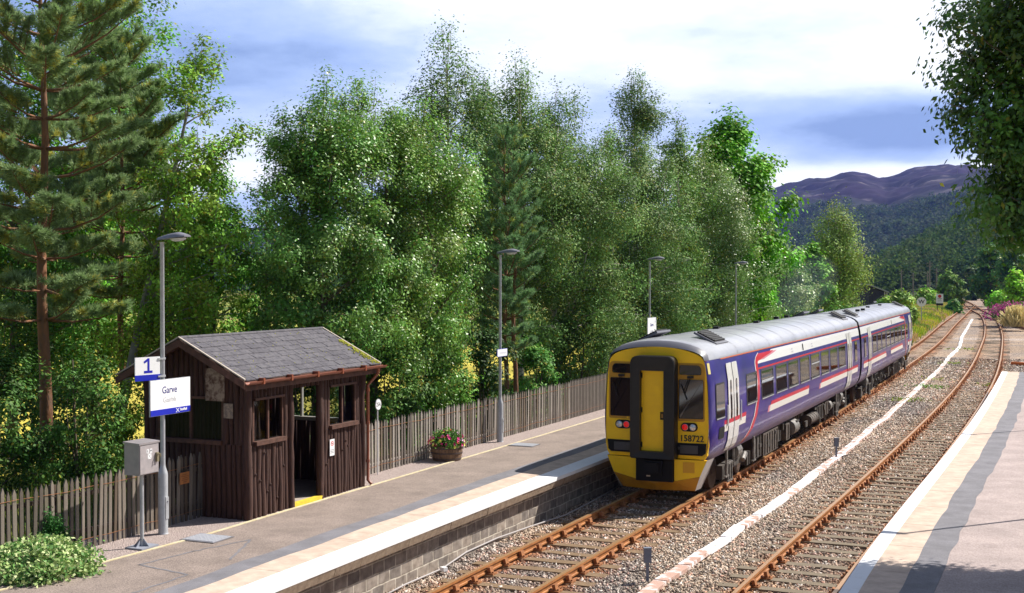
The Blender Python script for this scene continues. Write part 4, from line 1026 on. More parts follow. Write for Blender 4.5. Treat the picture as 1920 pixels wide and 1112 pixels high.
def patch(mb, rows, off=.006, side=1, m=0, sub=1):
    """rows: [(z, y0, y1)] from low to high; a thin skin standing off the body side"""
    V = []; ny = max(2, int(max(abs(r_[2] - r_[1]) for r_ in rows) / 1.2) + 2)
    for z, a, b_ in rows:
        for i in range(ny):
            y = a + (b_ - a) * i / (ny - 1); V.append((side * (hx(z) * sc(y) + off), y, z))
    F = []
    for j in range(len(rows) - 1):
        for i in range(ny - 1):
            q = (j * ny + i, j * ny + i + 1, (j + 1) * ny + i + 1, (j + 1) * ny + i); F.append(q if side > 0 else q[::-1])
    mb.add(V, F, m); return mb
def zr(z0, z1, f0, f1, n=None):
    zs = sorted(set([z0, z1] + [z for z, _ in PZ if z0 < z < z1] + (list(np.linspace(z0, z1, n)) if n else [])))
    return [(z, f0(z), f1(z)) for z in zs]
def rect(z0, z1, a, b_, r=0.0):
    if not r: return zr(z0, z1, lambda z: a, lambda z: b_)
    def ins(z):
        d = min(z - z0, z1 - z)
        return 0 if d >= r else r - math.sqrt(max(0, r * r - (r - d) ** 2))
    return zr(z0, z1, lambda z: a + ins(z), lambda z: b_ - ins(z), n=None) if False else [(z, a + ins(z), b_ - ins(z)) for z in sorted(set([z0, z0 + r * .15, z0 + r * .5, z0 + r, z1 - r, z1 - r * .5, z1 - r * .15, z1] + [z for z, _ in PZ if z0 + r < z < z1 - r]))]
def interp(tb): return lambda z: float(np.interp(z, [a for a, _ in tb], [b_ for _, b_ in tb]))
sw0 = interp([(.98, 3.12), (1.1, 3.35), (1.3, 3.75), (1.6, 4.14), (1.9, 4.36), (2.1, 4.48), (2.5, 4.52), (2.75, 4.42), (2.95, 4.42), (3.05, 4.52), (3.12, 4.70), (3.18, 4.95)])
sww = interp([(.98, .34), (1.3, .32), (2.0, .26), (2.8, .24), (2.97, .30), (3.05, 1.2), (3.12, 1.9), (3.18, 2.0)])
m_cglass = glass('coach_window_glass', tint=(.66, .70, .66), refl=.30, rough=.02)
def make_car(root, place, full_cab=True, unit=''):
    def put(mb, name, mats, smooth=False):
        o = mb.build(name, mats, root, smooth); o.location = place[0]; o.rotation_euler = (0, 0, place[1]); return o
    WN = [(3.3, 4.42)] + [(5.0, 6.45), (6.85, 8.3), (8.55, 10.0), (10.35, 11.8), (12.12, 13.57), (13.95, 15.4), (15.72, 17.17), (17.5, 18.95)]
    ys = sorted(set([0, .03, .06, .12, .2, .35, .5, .8, 1.0, 2.0] + [q for w_ in WN for q in w_] + [19.6, 20.3, 21, 22, CL]))
    ZW0, ZW1 = 1.99, 2.70
    PB = sorted(PZ + [(ZW0, hx(ZW0)), (ZW1, hx(ZW1))])
    PB = [q for i, q in enumerate(PB) if i == 0 or q[0] - PB[i - 1][0] > .011]
    # body shell
    mb = MB(); V = []; ns = len(PB)
    for y in ys:
        for z, x in PB: V.append((x * sc(y), y, z))
        for z, x in PB[::-1]: V.append((-x * sc(y), y, z))
    k = 2 * ns
    for i in range(len(ys) - 1):
        for j in range(k):
            if j == ns - 1: continue
            if j < ns - 1: za, zb_ = PB[j][0], PB[j + 1][0]
            elif j < k - 1: za, zb_ = PB[k - 2 - j][0], PB[k - 1 - j][0]
            else: za = zb_ = 0
            ym = (ys[i] + ys[i + 1]) / 2; zm = (za + zb_) / 2
            if ZW0 - .02 < zm < ZW1 + .01 and any(p < ym < q for p, q in WN): continue
            low = (j < 2) or (j >= k - 3)
            mb.f.append((i * k + j, (i + 1) * k + j, (i + 1) * k + (j + 1) % k, i * k + (j + 1) % k)); mb.m.append(1 if low else 0)
    mb.v = V
    mb.f.append(tuple((len(ys) - 1) * k + j for j in range(k))); mb.m.append(2)
    body = put(mb, 'coach_body', [m_pur, m_pur2, m_blk2], smooth=.5)
    fl_ = MB(); fl_.box((0, CL / 2, 1.07), (2.3, CL - .3, .06)); fl_.box((0, CL / 2, 3.16), (2.2, CL - .3, .05)); fl_.box((0, 1.15, 2.1), (2.3, .06, 2.1)); fl_.box((0, 2.75, 2.1), (2.3, .05, 2.1)); fl_.box((0, 19.2, 2.1), (2.3, .05, 2.1)); put(fl_, 'interior_lining', mat('grey_interior', (.30, .30, .31), rough=.8))
    for q_ in range(17):
        y = 3.35 + q_ * .93
        for s_ in (1, -1):
            for xo in (.48, .93):
                st_ = MB(); st_.box((s_ * xo, y, 1.52), (.42, .46, .14)); st_.box((s_ * xo, y + .24, 1.88), (.40, .10, .66), rx=-.12); st_.box((s_ * xo, y + .29, 2.24), (.26, .09, .16), rx=-.12); put(st_, 'seat', m_seat)
    # roof
    mb = MB(); V = []; nr = 15
    yr = [-.02, .02, .08, .18, .35, .6, 1.0] + list(np.arange(1.9, 22.5, .92)) + [CL + .02]
    for i, y in enumerate(yr):
        hgt = np.interp(y, [-.02, .02, .08, .18, .35, .8], [.30, .34, .39, .435, .46, .475]); s_ = sc(max(y, 0))
        for a in range(nr):
            t = pi * a / (nr - 1); V.append((1.245 * s_ * cos(t), y, 3.262 + hgt * sin(t) ** .86))
    for i in range(len(yr) - 1):
        for a in range(nr - 1): mb.f.append((i * nr + a, i * nr + a + 1, (i + 1) * nr + a + 1, (i + 1) * nr + a)); mb.m.append(1 if i < 3 else 0)
    mb.v = V; mb.f.append(tuple((len(yr) - 1) * nr + a for a in range(nr))); mb.m.append(1)
    rib = [(x, z + .003) for x, z in [(1.245 * cos(pi * a / 24), 3.262 + .475 * sin(pi * a / 24) ** .86) for a in range(25)]]
    for y in np.arange(2.8, 22, 1.84):
        n0 = len(mb.v); mb.v += [(x, y - .02, z) for x, z in rib] + [(x, y, z + .008) for x, z in rib] + [(x, y + .02, z) for x, z in rib]
        for a in range(24): mb.f += [(n0 + a, n0 + a + 1, n0 + 26 + a, n0 + 25 + a), (n0 + 25 + a, n0 + 26 + a, n0 + 51 + a, n0 + 50 + a)]; mb.m += [0, 0]
    put(mb, 'roof', [m_roof, m_roofd], smooth=.7)
    def rz_(x): return 3.262 + .475 * max(0, 1 - (x / 1.245) ** 2) ** .43
    for (yv, ln) in ((1.55, 1.15), (20.6, 1.1)):
        for s_ in (1, -1):
            mb = MB(); x0 = .74 * s_; z0 = rz_(.74) - .0; tilt = .46 * s_
            mb.box((x0, yv + ln / 2, z0 + .035), (.62, ln, .05), ry=tilt); mb.box((x0, yv + ln / 2, z0 + .075), (.48, ln - .16, .04), ry=tilt, m=1)
            for q in range(7): mb.box((x0 + (q - 3) * .068, yv + ln / 2, z0 + .10 - (q - 3) * .068 * math.tan(tilt) * 1.0), (.022, ln - .2, .022), ry=tilt, m=2)
            put(mb, 'roof_vent', [m_roofd, m_blk2, m_blk])
    for y in (6.5, 11.5, 16.2, 18.0): put(MB().box((-.25 if y < 12 else -.6, y, rz_(.4) + .035), (.16, .22, .09)), 'roof_pod', m_blk)
    for s_ in (1, -1):
        mb = MB()
        patch(mb, [(3.235, .02, CL), (3.262, .02, CL)], .012, s_); put(mb, 'cantrail_line', m_org)
        # white upper band, its crimson start and the thin crimson line under it
        wb_ = MB(); patch(wb_, zr(2.80, 3.19, lambda z: sw0(z) + sww(z) * .8, lambda z: CL - .02, n=9), .004, s_); put(wb_, 'white_band', m_tw_)
        lb = MB(); patch(lb, [(2.755, 4.55, CL - .03), (2.80, 4.55, CL - .03)], .007, s_); put(lb, 'crimson_line', m_crim)
        db = MB(); patch(db, [(2.80, 4.7, CL - .03), (2.905, 4.7, CL - .03)], .006, s_); put(db, 'purple_frieze', m_pur)
        w0 = MB(); patch(w0, zr(.98, 3.185, lambda z: sw0(z) - .07, lambda z: sw0(z) + .01, n=24), .008, s_, 0); put(w0, 'swoosh_outline', m_tw_)
        r0 = MB(); patch(r0, zr(.98, 3.16, lambda z: sw0(z), lambda z: sw0(z) + sww(z), n=24), .010, s_, 0); patch(r0, zr(2.99, 3.14, lambda z: sw0(z) + sww(z) - .02, lambda z: sw0(z) + sww(z) + .55, n=4), .009, s_, 1); put(r0, 'crimson_swoosh', [m_crim, m_fade])
        for a, b_ in ((.0, 3.2), (5.95, 11.75), (13.75, 22.0)):
            st = MB(); z0 = 1.70
            patch(st, [(z0, a + (.0 if a == 0 else .12), b_), (z0 + .10, a + (.0 if a == 0 else .25), b_)], .005, s_, 0); patch(st, [(z0 - .17, a, b_ - .05), (z0, a + (.0 if a == 0 else .12), b_ - .02)], .005, s_, 1)
            if a: patch(st, [(z0 - .17, a - .22, a), (z0, a - .1, a + .12)], .0045, s_, 2)
            put(st, 'waist_stripe', [m_crim, m_cream, m_fade])
        # windows
        def win(a, b_, z0=1.99, z1=2.70, hopper=False, nm='side_window', r=.05, thru=False):
            fr = MB(); t_ = .035
            if thru:
                for (za, zb_, ya, yb_) in ((z0 - t_, z0 + .02, a - t_, b_ + t_), (z1 - .02, z1 + t_, a - t_, b_ + t_), (z0 + .02, z1 - .02, a - t_, a + .02), (z0 + .02, z1 - .02, b_ - .02, b_ + t_)): patch(fr, rect(za, zb_, ya, yb_), .012, s_)
            else: patch(fr, rect(z0 - .035, z1 + .035, a - .035, b_ + .035, r), .012, s_)
            f_ = put(fr, nm, m_galvd if b_ > 4.9 and False else mat('window_rubber', (.03, .03, .035), rough=.5))
            g = MB(); patch(g, rect(z0, z1, a, b_, 0 if thru else r), .002 if thru else .016, s_); go = g.build('pane', m_cglass if thru else m_dglass, f_)
            sl_ = MB(); patch(sl_, [(z0 - .045, a, b_), (z0 - .018, a, b_)], .02, s_); sl_.build('sill', m_galv, f_)
            if hopper:
                h = MB(); patch(h, [(z1 - .29, a, b_), (z1 - .25, a, b_)], .022, s_); h.build('hopper_bar', m_galv, f_)
            return f_
        win(.36, 1.0, 1.92, 2.68); win(3.3, 4.42, thru=True)
        for i, (a, b_) in enumerate(((5.0, 6.45), (6.85, 8.3), (8.55, 10.0), (10.35, 11.8), (12.12, 13.57), (13.95, 15.4), (15.72, 17.17), (17.5, 18.95))): win(a, b_, hopper=i in (0, 4), thru=True)
        win(21.2, 21.75, 1.99, 2.70)
        # cab side recess step
        mb = MB(); patch(mb, rect(1.40, 1.68, .55, 1.0, .06), .011, s_); put(mb, 'cab_step_recess', m_blk2)
        mb = MB(); patch(mb, [(2.95, .04, .14), (3.2, .04, .14)], .012, s_); put(mb, 'data_panel', mat('data_panel_yellow', (.7, .6, .25)))
        for (a, b_, nm) in ((1.36, 1.86, 'door'), (1.92, 2.42, 'door'), (19.42, 19.90, 'door'), (19.96, 20.44, 'door')):
            d_ = MB(); patch(d_, rect(1.02, 3.12, a, b_, .04), .020, s_); do = put(d_, nm, mat('door_white', (.70, .69, .70), rough=.3, coat=.4, col2=(.60, .585, .59), scale=2))
            g = MB(); c_ = (a + b_) / 2; patch(g, rect(1.78, 2.72, c_ - .075, c_ + .075, .075), .026, s_); g.build('door_window', m_dglass, do)
            g = MB(); patch(g, [(1.70, a + .02, b_ - .02), (1.80, a + .02, b_ - .02)], .024, s_); g.build('crimson_stripe', m_crim, do)
            g = MB(); patch(g, [(1.06, a - .012, a + .008), (3.1, a - .012, a + .008)], .023, s_); g.build('door_edge', m_blk2, do)
        for y in (9.2, 12.4):
            mb = MB(); patch(mb, [(2.96, y, y + .30), (3.0, y, y + .30)], .011, s_); patch(mb, [(3.04, y, y + .24), (3.08, y, y + .24)], .011, s_)
            put(mb, 'faint_coach_lettering', mat('faint_coach_marks', (.45, .45, .5)))
        mb = MB(); patch(mb, [(2.93, 10.95, 11.1), (3.13, 10.95, 11.1)], .011, s_); put(mb, 'body_side_lamp', m_blk2)
        mb = MB()
        for y in (1.22, 2.56): put(MB().box((s_ * 1.385, y, 1.9), (.03, .03, .5)), 'grab_rail', m_tw_)
    # ---- bogies and equipment
    for yb in (3.3, 19.27):
        mb = MB()
        for s_ in (1, -1):
            mb.box((s_ * 1.02, yb, .52), (.10, 2.2, .20)); mb.box((s_ * 1.02, yb - 1.3, .43), (.16, .36, .34)); mb.box((s_ * 1.02, yb + 1.3, .43), (.16, .36, .34))
            mb.tube([(s_ * 1.0, yb - .2, .78), (s_ * 1.0, yb + .25, .78)], .20, 14, 1); mb.tube([(s_ * 1.08, yb - .35, .45), (s_ * 1.08, yb - .35, .95)], .05, 8, 1)
            mb.box((s_ * 1.12, yb - .95, .40), (.05, .5, .42), m=0)
            for dy in (-.18, 0, .18): mb.box((s_ * 1.16, yb - .95 + dy, .40), (.03, .05, .46), m=1)
            mb.box((s_ * 1.16, yb - .95, .62), (.03, .5, .05), m=1); mb.box((s_ * 1.16, yb - .95, .19), (.03, .5, .05), m=1)
            mb.tube([(s_ * 1.12, yb + .8, .62), (s_ * 1.14, yb + .45, .5)], .07, 8, 1)
        mb.box((0, yb, .55), (1.9, .5, .22)); bo = put(mb, 'bogie', [m_und, m_tank])
        for dy in (-1.3, 1.3):
            wm = MB()
            for s_ in (1, -1):
                V0 = [(r_, x) for r_, x in ((.05, .70), (.30, .70), (.34, .68), (.42, .68), (.43, .69), (.42, .80), (.36, .81), (.30, .79), (.05, .79))]
                base = len(wm.v); n_ = 24
                for r_, x in V0:
                    for q in range(n_): t = 2 * pi * q / n_; wm.v.append((s_ * x, yb + dy + r_ * cos(t), .43 + r_ * sin(t)))
                for a in range(len(V0) - 1):
                    for q in range(n_): wm.f.append((base + a * n_ + q, base + a * n_ + (q + 1) % n_, base + (a + 1) * n_ + (q + 1) % n_, base + (a + 1) * n_ + q)); wm.m.append(0)
            wm.tube([(-.8, yb + dy, .43), (.8, yb + dy, .43)], .07, 10); wo = wm.build('wheelset', m_wheel, bo, smooth=.6)
    mb = MB(); mb.box((0, CL / 2, .93), (2.1, CL - .6, .12)); put(mb, 'underframe', m_und)
    def eq(y0, y1, x0, x1, z0, z1, m, nm='equipment_box'):
        mb = MB(); mb.box(((x0 + x1) / 2, (y0 + y1) / 2, (z0 + z1) / 2), (x1 - x0, y1 - y0, z1 - z0)); n_ = int((y1 - y0) / .3)
        for i in range(n_): mb.box((x1 + .012, y0 + (i + .5) * (y1 - y0) / n_, (z0 + z1) / 2), (.03, .03, (z1 - z0) * .9)); mb.box((x0 - .012, y0 + (i + .5) * (y1 - y0) / n_, (z0 + z1) / 2), (.03, .03, (z1 - z0) * .9))
        return put(mb, nm, m)
    eq(5.3, 6.1, -1.1, 1.1, .30, .9, m_und); eq(6.2, 8.1, -1.12, 1.14, .27, .88, m_und2, 'coolant_group'); eq(8.5, 9.2, -1.0, 1.0, .35, .85, m_und)
    eq(9.4, 9.9, -1.05, 1.12, .32, .8, m_und2); eq(11.4, 13.0, -1.0, .85, .28, .82, m_und, 'engine'); eq(14.7, 15.9, -1.1, 1.1, .35, .85, m_und); eq(16.2, 16.9, -1.05, 1.1, .4, .85, m_und2)
    put(MB().tube([(1.0, 10.2, .6), (1.0, 10.9, .6)], .24, 16, 0), 'air_tank', m_tank, smooth=.8); put(MB().tube([(.95, 17.1, .62), (.95, 17.45, .62)], .2, 14, 0), 'air_tank', m_tank, smooth=.8)
    mb = MB(); mb.tube([(1.02, 13.2, .52), (1.02, 14.5, .52)], .17, 14, 1)
    for y in (13.4, 13.75, 14.1, 14.4): mb.tube([(1.02, y, .52), (1.02, y + .04, .52)], .185, 14, 0)
    put(mb, 'exhaust_silencer', [m_tank, m_und2], smooth=.8)
    for y in (1.85, 4.75, 19.95, 17.9):
        for s_ in (1, -1):
            mb = MB(); mb.box((s_ * 1.2, y, .68), (.04, .10, .62)); mb.box((s_ * 1.2, y, .36), (.05, .34, .04)); mb.box((s_ * 1.2, y + .16, .5), (.03, .03, .3)); put(mb, 'step_bracket', m_tank)
    mb = MB(); rdm = random.Random(4)
    for i in range(34):
        y = rdm.uniform(5.2, 17); mb.box((rdm.choice((1, -1)) * rdm.uniform(.95, 1.15), y, rdm.uniform(.4, .85)), (rdm.uniform(.03, .15), rdm.uniform(.06, .4), rdm.uniform(.04, .2)))
    for y in (5.2, 9.6, 11.2, 14.6): mb.tube([(1.05, y, .88), (1.1, y + .1, .5), (1.05, y + .5, .42)], .025, 6)
    put(mb, 'pipes_and_fittings', m_und)
    # ---- cab front
    R_ = [(-1.245, 1.30), (-1.20, 1.08), (-1.14, .99), (1.14, .99), (1.20, 1.08), (1.245, 1.30), (1.242, 1.7), (1.22, 2.4), (1.19, 2.9), (1.15, 3.2)]
    arc = [(1.12 * cos(pi * a / 16), 3.24 + .315 * sin(pi * a / 16)) for a in range(1, 16)]
    poly = R_ + arc + [(-1.15, 3.2), (-1.19, 2.9), (-1.22, 2.4), (-1.242, 1.7)]
    def fy(x): return -.045 + .06 * (abs(x) / 1.245) ** 3
    ct = [(0, 2.2)]
    mb = MB(); n_ = len(poly); V = [(x, fy(x), z) for x, z in poly] + [(x * 1.0, .14, z) for x, z in poly]
    # triangulated fan through a mid ring keeps the shallow bow of the panel
    ring = [(x * .55, fy(x * .55), 2.1 + (z - 2.1) * .85) for x, z in poly]; V += ring + [(0, -.045, 2.1)]
    F = [(i, (i + 1) % n_, n_ + (i + 1) % n_, n_ + i)[::-1] for i in range(n_)] + [(i, (i + 1) % n_, 2 * n_ + (i + 1) % n_, 2 * n_ + i) for i in range(n_)] + [(2 * n_ + i, 2 * n_ + (i + 1) % n_, 3 * n_) for i in range(n_)]
    mb.add(V, F); front = put(mb, 'cab_front', m_yel)
    def panel(name, pts, m, parent_put=True, off=.0, th=.02, par=None):
        mb = MB(); mb.prism(pts, lambda x, z: (x, fy(x) - off - th, z), lambda x, z: (x, fy(x) - off + .02, z)); return put(mb, name, m) if par is None else mb.build(name, m, par)
    def rr_poly(x0, x1, z0, z1, r=.05, tl=None, tr=None):
        P = []
        for cx_, cz_, a0, rad in ((x0 + r, z0 + r, pi, r), (x1 - r, z0 + r, 1.5 * pi, r), (x1 - (tr or r), z1 - (tr or r), 0, tr or r), (x0 + (tl or r), z1 - (tl or r), .5 * pi, tl or r)):
            for k in range(5): t = a0 + k * pi / 8; P.append((cx_ + rad * cos(t), cz_ + rad * sin(t)))
        return P
    for s_ in (1, -1):
        def X(a, b_): return (a, b_) if s_ > 0 else (-b_, -a)
        x0, x1 = X(.545, 1.13)
        panel('window_surround', rr_poly(x0 - .03, x1 + .02, 1.86, 3.20, .05, tl=.12 if s_ < 0 else None, tr=.12 if s_ > 0 else None), mat('cab_yellow_groove', (.50, .25, .01), rough=.5), off=-.012, th=.016)
        x0, x1 = X(.57, 1.07); panel('upper_windscreen', rr_poly(x0, x1, 2.93, 3.15, .03, tl=.10 if s_ < 0 else None, tr=.10 if s_ > 0 else None), m_dglass, off=.006, th=.016)
        x0, x1 = X(.55, 1.12); wo = panel('windscreen', rr_poly(x0, x1, 1.92, 2.82, .03), m_dglass, off=.006, th=.016)
        wm = MB(); bx_ = s_ * .83; wm.tube([(bx_, -.07, 2.87), (bx_ - .13, -.085, 2.5)], .010, 5); wm.tube([(bx_ - .04, -.08, 2.86), (bx_ - .17, -.09, 2.52)], .007, 5); wm.tube([(bx_ - .22, -.085, 2.72), (bx_ - .08, -.085, 2.36)], .010, 5); wm.box((bx_, -.075, 2.88), (.14, .05, .05)); put(wm, 'wiper', m_blk)
        x0, x1 = X(.60, .99); panel('lamp_panel', rr_poly(x0, x1, 1.63, 1.83, .095), m_blk2, off=.004, th=.02)
        for nm, xc, mm in (('tail_lamp', .705, mat('red_tail_lamp', (.6, .01, .01), rough=.15, emis=(1, .02, .02, .15))), ('headlight', .885, mat('clear_headlamp_lens', (.62, .64, .66), rough=.12, metal=.5))):
            q = MB(); c_ = s_ * xc; yq = fy(c_) - .026
            pr = [(.078, 0), (.078, -.02), (.068, -.024)]; n2_ = 18; base = 0
            for r_, dy in pr + [(.066, -.018), (.0, -.034)]:
                for k2 in range(n2_): t = 2 * pi * k2 / n2_; q.v.append((c_ + r_ * cos(t), yq + dy, 1.73 + r_ * sin(t)))
            for a in range(4):
                for k2 in range(n2_): q.f.append((a * n2_ + k2, a * n2_ + (k2 + 1) % n2_, (a + 1) * n2_ + (k2 + 1) % n2_, (a + 1) * n2_ + k2)); q.m.append(0 if a < 2 else 1)
            put(q, nm, [mat('lamp_bezel', (.35, .35, .37), rough=.3, metal=.7), mm], smooth=.7)
        if s_ > 0: P = [(.50, 1.08), (1.10, 1.08), (1.17, 1.14), (1.19, 1.36), (.50, 1.36)]
        else: P = [(-1.10, 1.08), (-.50, 1.08), (-.50, 1.36), (-1.19, 1.36), (-1.17, 1.14)]
        panel('grille_panel', P, m_blk2, off=.002, th=.02)
        q = MB(); q.box((s_ * .80, -.072, 1.22), (.42, .012, .19)); q.box((s_ * .62, -.085, 1.24), (.16, .02, .06)); put(q, 'grille_insert', mat('dark_grille_insert', (.045, .045, .05), rough=.5))
    # gangway
    g = MB(); outer = rr_poly(-.53, .53, .99, 3.36, .05, tl=.17, tr=.17); inner = rr_poly(-.30, .27, 1.16, 3.02, .012)
    inner = [(min(max(x, -.30), .27), z) for x, z in inner]; k = len(outer); Yf, Yb = -.34, .02
    V = [(x, Yf + .03 * 0, z) for x, z in outer] + [(x, Yf, z) for x, z in inner] + [(x * 1.0, Yb, z) for x, z in outer] + [(x, Yf + .16, z) for x, z in inner]
    # soften the outer rim
    V += [(x * .975, Yf - .022, 2.17 + (z - 2.17) * .985) for x, z in outer]
    F = []
    for i in range(k):
        j = (i + 1) % k; F += [(4 * k + i, k + i, k + j, 4 * k + j)[::-1], (i, 4 * k + i, 4 * k + j, j)[::-1], (2 * k + i, i, j, 2 * k + j)[::-1], (k + i, 3 * k + i, 3 * k + j, k + j)[::-1]]
    g.add(V, F); go = put(g, 'gangway_surround', mat('gangway_rubber', (.016, .015, .016), rough=.38, spec=.35, col2=(.010, .009, .010), scale=3), smooth=.5)
    q = MB(); q.prism([(-.30, 1.16), (.27, 1.16), (.27, 3.02), (-.30, 3.02)], lambda x, z: (x, -.19, z), lambda x, z: (x, -.14, z)); dd = q.build('gangway_door', m_yel, go)
    q = MB(); q.box((.20, -.20, 1.98), (.09, .02, .18)); q.box((.205, -.212, 1.98), (.04, .02, .10), m=1); q.build('handle', [m_blk2, m_yel2], dd)
    q = MB(); 
    for zz_ in (1.3, 2.1, 2.9): q.box((-.285, -.2, zz_), (.02, .02, .12))
    q.build('hinges', m_blk2, dd)
    # dirt streaked left flank of the gangway, coupler box and lower fairing
    q = MB(); q.prism([(-.43, .46), (.45, .46), (.45, 1.0), (-.43, 1.0)], lambda x, z: (x, -.20, z), lambda x, z: (x, .1, z)); q.box((0, -.24, .78), (.44, .10, .34)); q.box((0, -.33, .80), (.30, .14, .22)); q.box((.0, -.29, .93), (.36, .06, .05)); cbx = put(q, 'coupler', m_blk2)
    q = MB(); q.box((-.11, -.262, .62), (.09, .012, .09)); q.build('warning_plate', mat('pale_warning_plate', (.6, .5, .38)), cbx)
    yv = lambda x: -.09 + .12 * (abs(x) / 1.2) ** 2
    U = [(-1.20, .975), (-1.03, .60), (-.44, .475), (-.44, .975)]
    for P in (U, [(.46, .975), (.46, .475), (1.04, .60), (1.20, .975)]):
        q = MB(); q.prism(P, lambda x, z: (x, yv(x) - .02, z), lambda x, z: (x, yv(x) + .05, z)); put(q, 'lower_fairing', m_yel)
    q = MB(); q.add([(-1.03, yv(1.03) - .021, .595), (0, -.12, .40), (1.04, yv(1.03) - .021, .595), (.90, .10, .25), (0, .04, .225), (-.84, .10, .25), (-.44, -.10, .475), (.46, -.10, .475)],
            [(0, 6, 1, 4, 5), (1, 7, 2, 3, 4), (6, 7, 1)]); put(q, 'obstacle_deflector', m_yel2)
    for s_ in (1, -1):
        q = MB(); q.add([(s_ * 1.205, yv(1.2) - .02, .98), (s_ * 1.045, yv(1.04) - .02, .60), (s_ * .90, .10, .25), (s_ * .93, .5, .25), (s_ * 1.10, .5, .6), (s_ * 1.24, .5, .98)], [(0, 1, 2, 3, 4, 5)]); put(q, 'fairing_side', mat('pale_fairing_side', (.50, .47, .46), rough=.5))
    q = MB(); q.prism([(.66, .68), (.92, .68), (.92, .92), (.66, .92)], lambda x, z: (x, yv(x) - .024, z), lambda x, z: (x, yv(x) - .01, z)); put(q, 'fairing_hatch', mat('hatch_yellow', (.70, .35, .01), rough=.4))
    if unit:
        o = text_mesh('unit_number', unit, .205, m_inkblack, root, (0, 0, 0), (0, 0, 0), sx=.93, weight=.0035)
        c, s2_ = cos(place[1]), sin(place[1]); lx, ly = .86, fy(.55) - .012
        o.location = (place[0][0] + lx * c - ly * s2_, place[0][1] + lx * s2_ + ly * c, 1.465); o.rotation_euler = (pi / 2, 0, place[1])
    return body
TX, TY = 3.35070, 29.14867
train = empty('passenger_train', (TX, TY, 0), 0, 'purple and white two coach train with a yellow end standing at the platform', 'train')
u1 = atan2(.40141613, .91589579); u2 = atan2(.3846364, .92306817)
make_car(train, ((0, 0, 0), -u1), unit='158722')
fx, fy2 = 12.63983 + CL * .3846364, 50.40771 + CL * .92306817
make_car(train, ((fx - TX, fy2 - TY, 0), -u2 + pi), unit='158722')
# corridor between the coaches
q = MB(); A = (12.4107 - TX, 49.8204 - TY); B = (12.6398 - TX, 50.4077 - TY)
for i in range(7):
    t = (i + .5) / 7; q.box((A[0] + (B[0] - A[0]) * t, A[1] + (B[1] - A[1]) * t, 2.15), (1.9 if i % 2 else 2.35, .075, 2.5 if i % 2 else 2.62), rz=-u1)
q.build('gangway_bellows', m_blk, train)
q = MB(); q.tube([(A[0] - .3, A[1] - .5, .85), (B[0] + .3, B[1] + .5, .85)], .12, 8); q.build('centre_coupler', m_und, train)
# ---------------------------------------------------------------- trees and plants
def leaf_mat(name, rough=.58, transl=.24, spec=.28):
    return mat(name, (.1, .2, .05), rough=rough, attr=True, transl=transl, spec=spec)
m_leaf = leaf_mat('leaf_surface', rough=.6, transl=.20, spec=.22)
m_far = leaf_mat('distant_leaf_surface', rough=.95, transl=.25, spec=.05)
m_leafg = leaf_mat('glossy_leaf_surface', rough=.42, transl=.28, spec=.5)
m_need = leaf_mat('pine_needle_surface', rough=.6, transl=.25, spec=.3)
m_bark = mat('brown_bark', (.10, .07, .05), rough=.95, col2=(.18, .14, .105), scale=9, thr=(.35, .65), bump=.02, bscale=16, stretch=(1, 1, .3))
m_barkg = mat('grey_lichen_bark', (.17, .16, .145), rough=.95, col2=(.30, .285, .26), scale=7, thr=(.35, .65), bump=.01, bscale=16, stretch=(1, 1, .4))
m_birch = mat('white_birch_bark', (.50, .46, .41), rough=.85, col2=(.07, .055, .05), scale=6, thr=(.50, .58), bump=.006, bscale=20, stretch=(1, 1, 1.6))
m_barkp = mat('orange_pine_bark', (.26, .115, .055), rough=.95, col2=(.15, .085, .055), scale=8, thr=(.4, .65), bump=.02, bscale=18, stretch=(1, 1, .35))
def leaf_quads(C, ln, wd, col, rg, up=.5, out=None):
    n = len(C)
    nrm = rg.normal(size=(n, 3)); nrm[:, 2] = np.abs(nrm[:, 2]) + up
    if out is not None: nrm = nrm * .62 + out * 1.15
    nrm = nrm; nrm /= np.linalg.norm(nrm, axis=1)[:, None]
    a = rg.normal(size=(n, 3)); a -= (a * nrm).sum(1)[:, None] * nrm; a /= np.linalg.norm(a, axis=1)[:, None]
    b = np.cross(nrm, a)
    s = (.65 + .7 * rg.random(n))[:, None]
    V = np.empty((n, 4, 3)); V[:, 0] = C - a * ln * s; V[:, 1] = C + b * wd * s - a * ln * s * .1; V[:, 2] = C + a * ln * s; V[:, 3] = C - b * wd * s - a * ln * s * .1
    return V.reshape(-1, 3), np.arange(4 * n).reshape(n, 4), col
FY = [(960 + CAM_F * C1.at(s, -6.4)[0] / C1.at(s, -6.4)[1], C1.at(s, -6.4)[1]) for s in range(0, 66)]
def fence_y(px):      # how far away the ground just behind the fence is, in the direction of pixel px
    return float(np.interp(px, [a for a, _ in FY], [b_ for _, b_ in FY])) if px < FY[-1][0] else 0.0
def gz(x, y): return float(terrain(np.array([x]), np.array([y]))[0])
PROF = {
    'round': [(0, .45), (.12, .8), (.35, 1), (.6, .95), (.8, .72), (.93, .42), (1, .12)],
    'birch': [(0, .5), (.15, .85), (.35, 1), (.6, .95), (.78, .72), (.92, .4), (1, .08)],
    'tall': [(0, .55), (.2, .9), (.4, 1), (.6, .92), (.8, .66), (.92, .38), (1, .08)],
    'dome': [(0, .9), (.3, 1), (.6, .9), (.8, .7), (.95, .35), (1, .1)],
    'open': [(0, .5), (.2, .75), (.45, 1), (.7, .9), (.88, .55), (1, .1)],
}
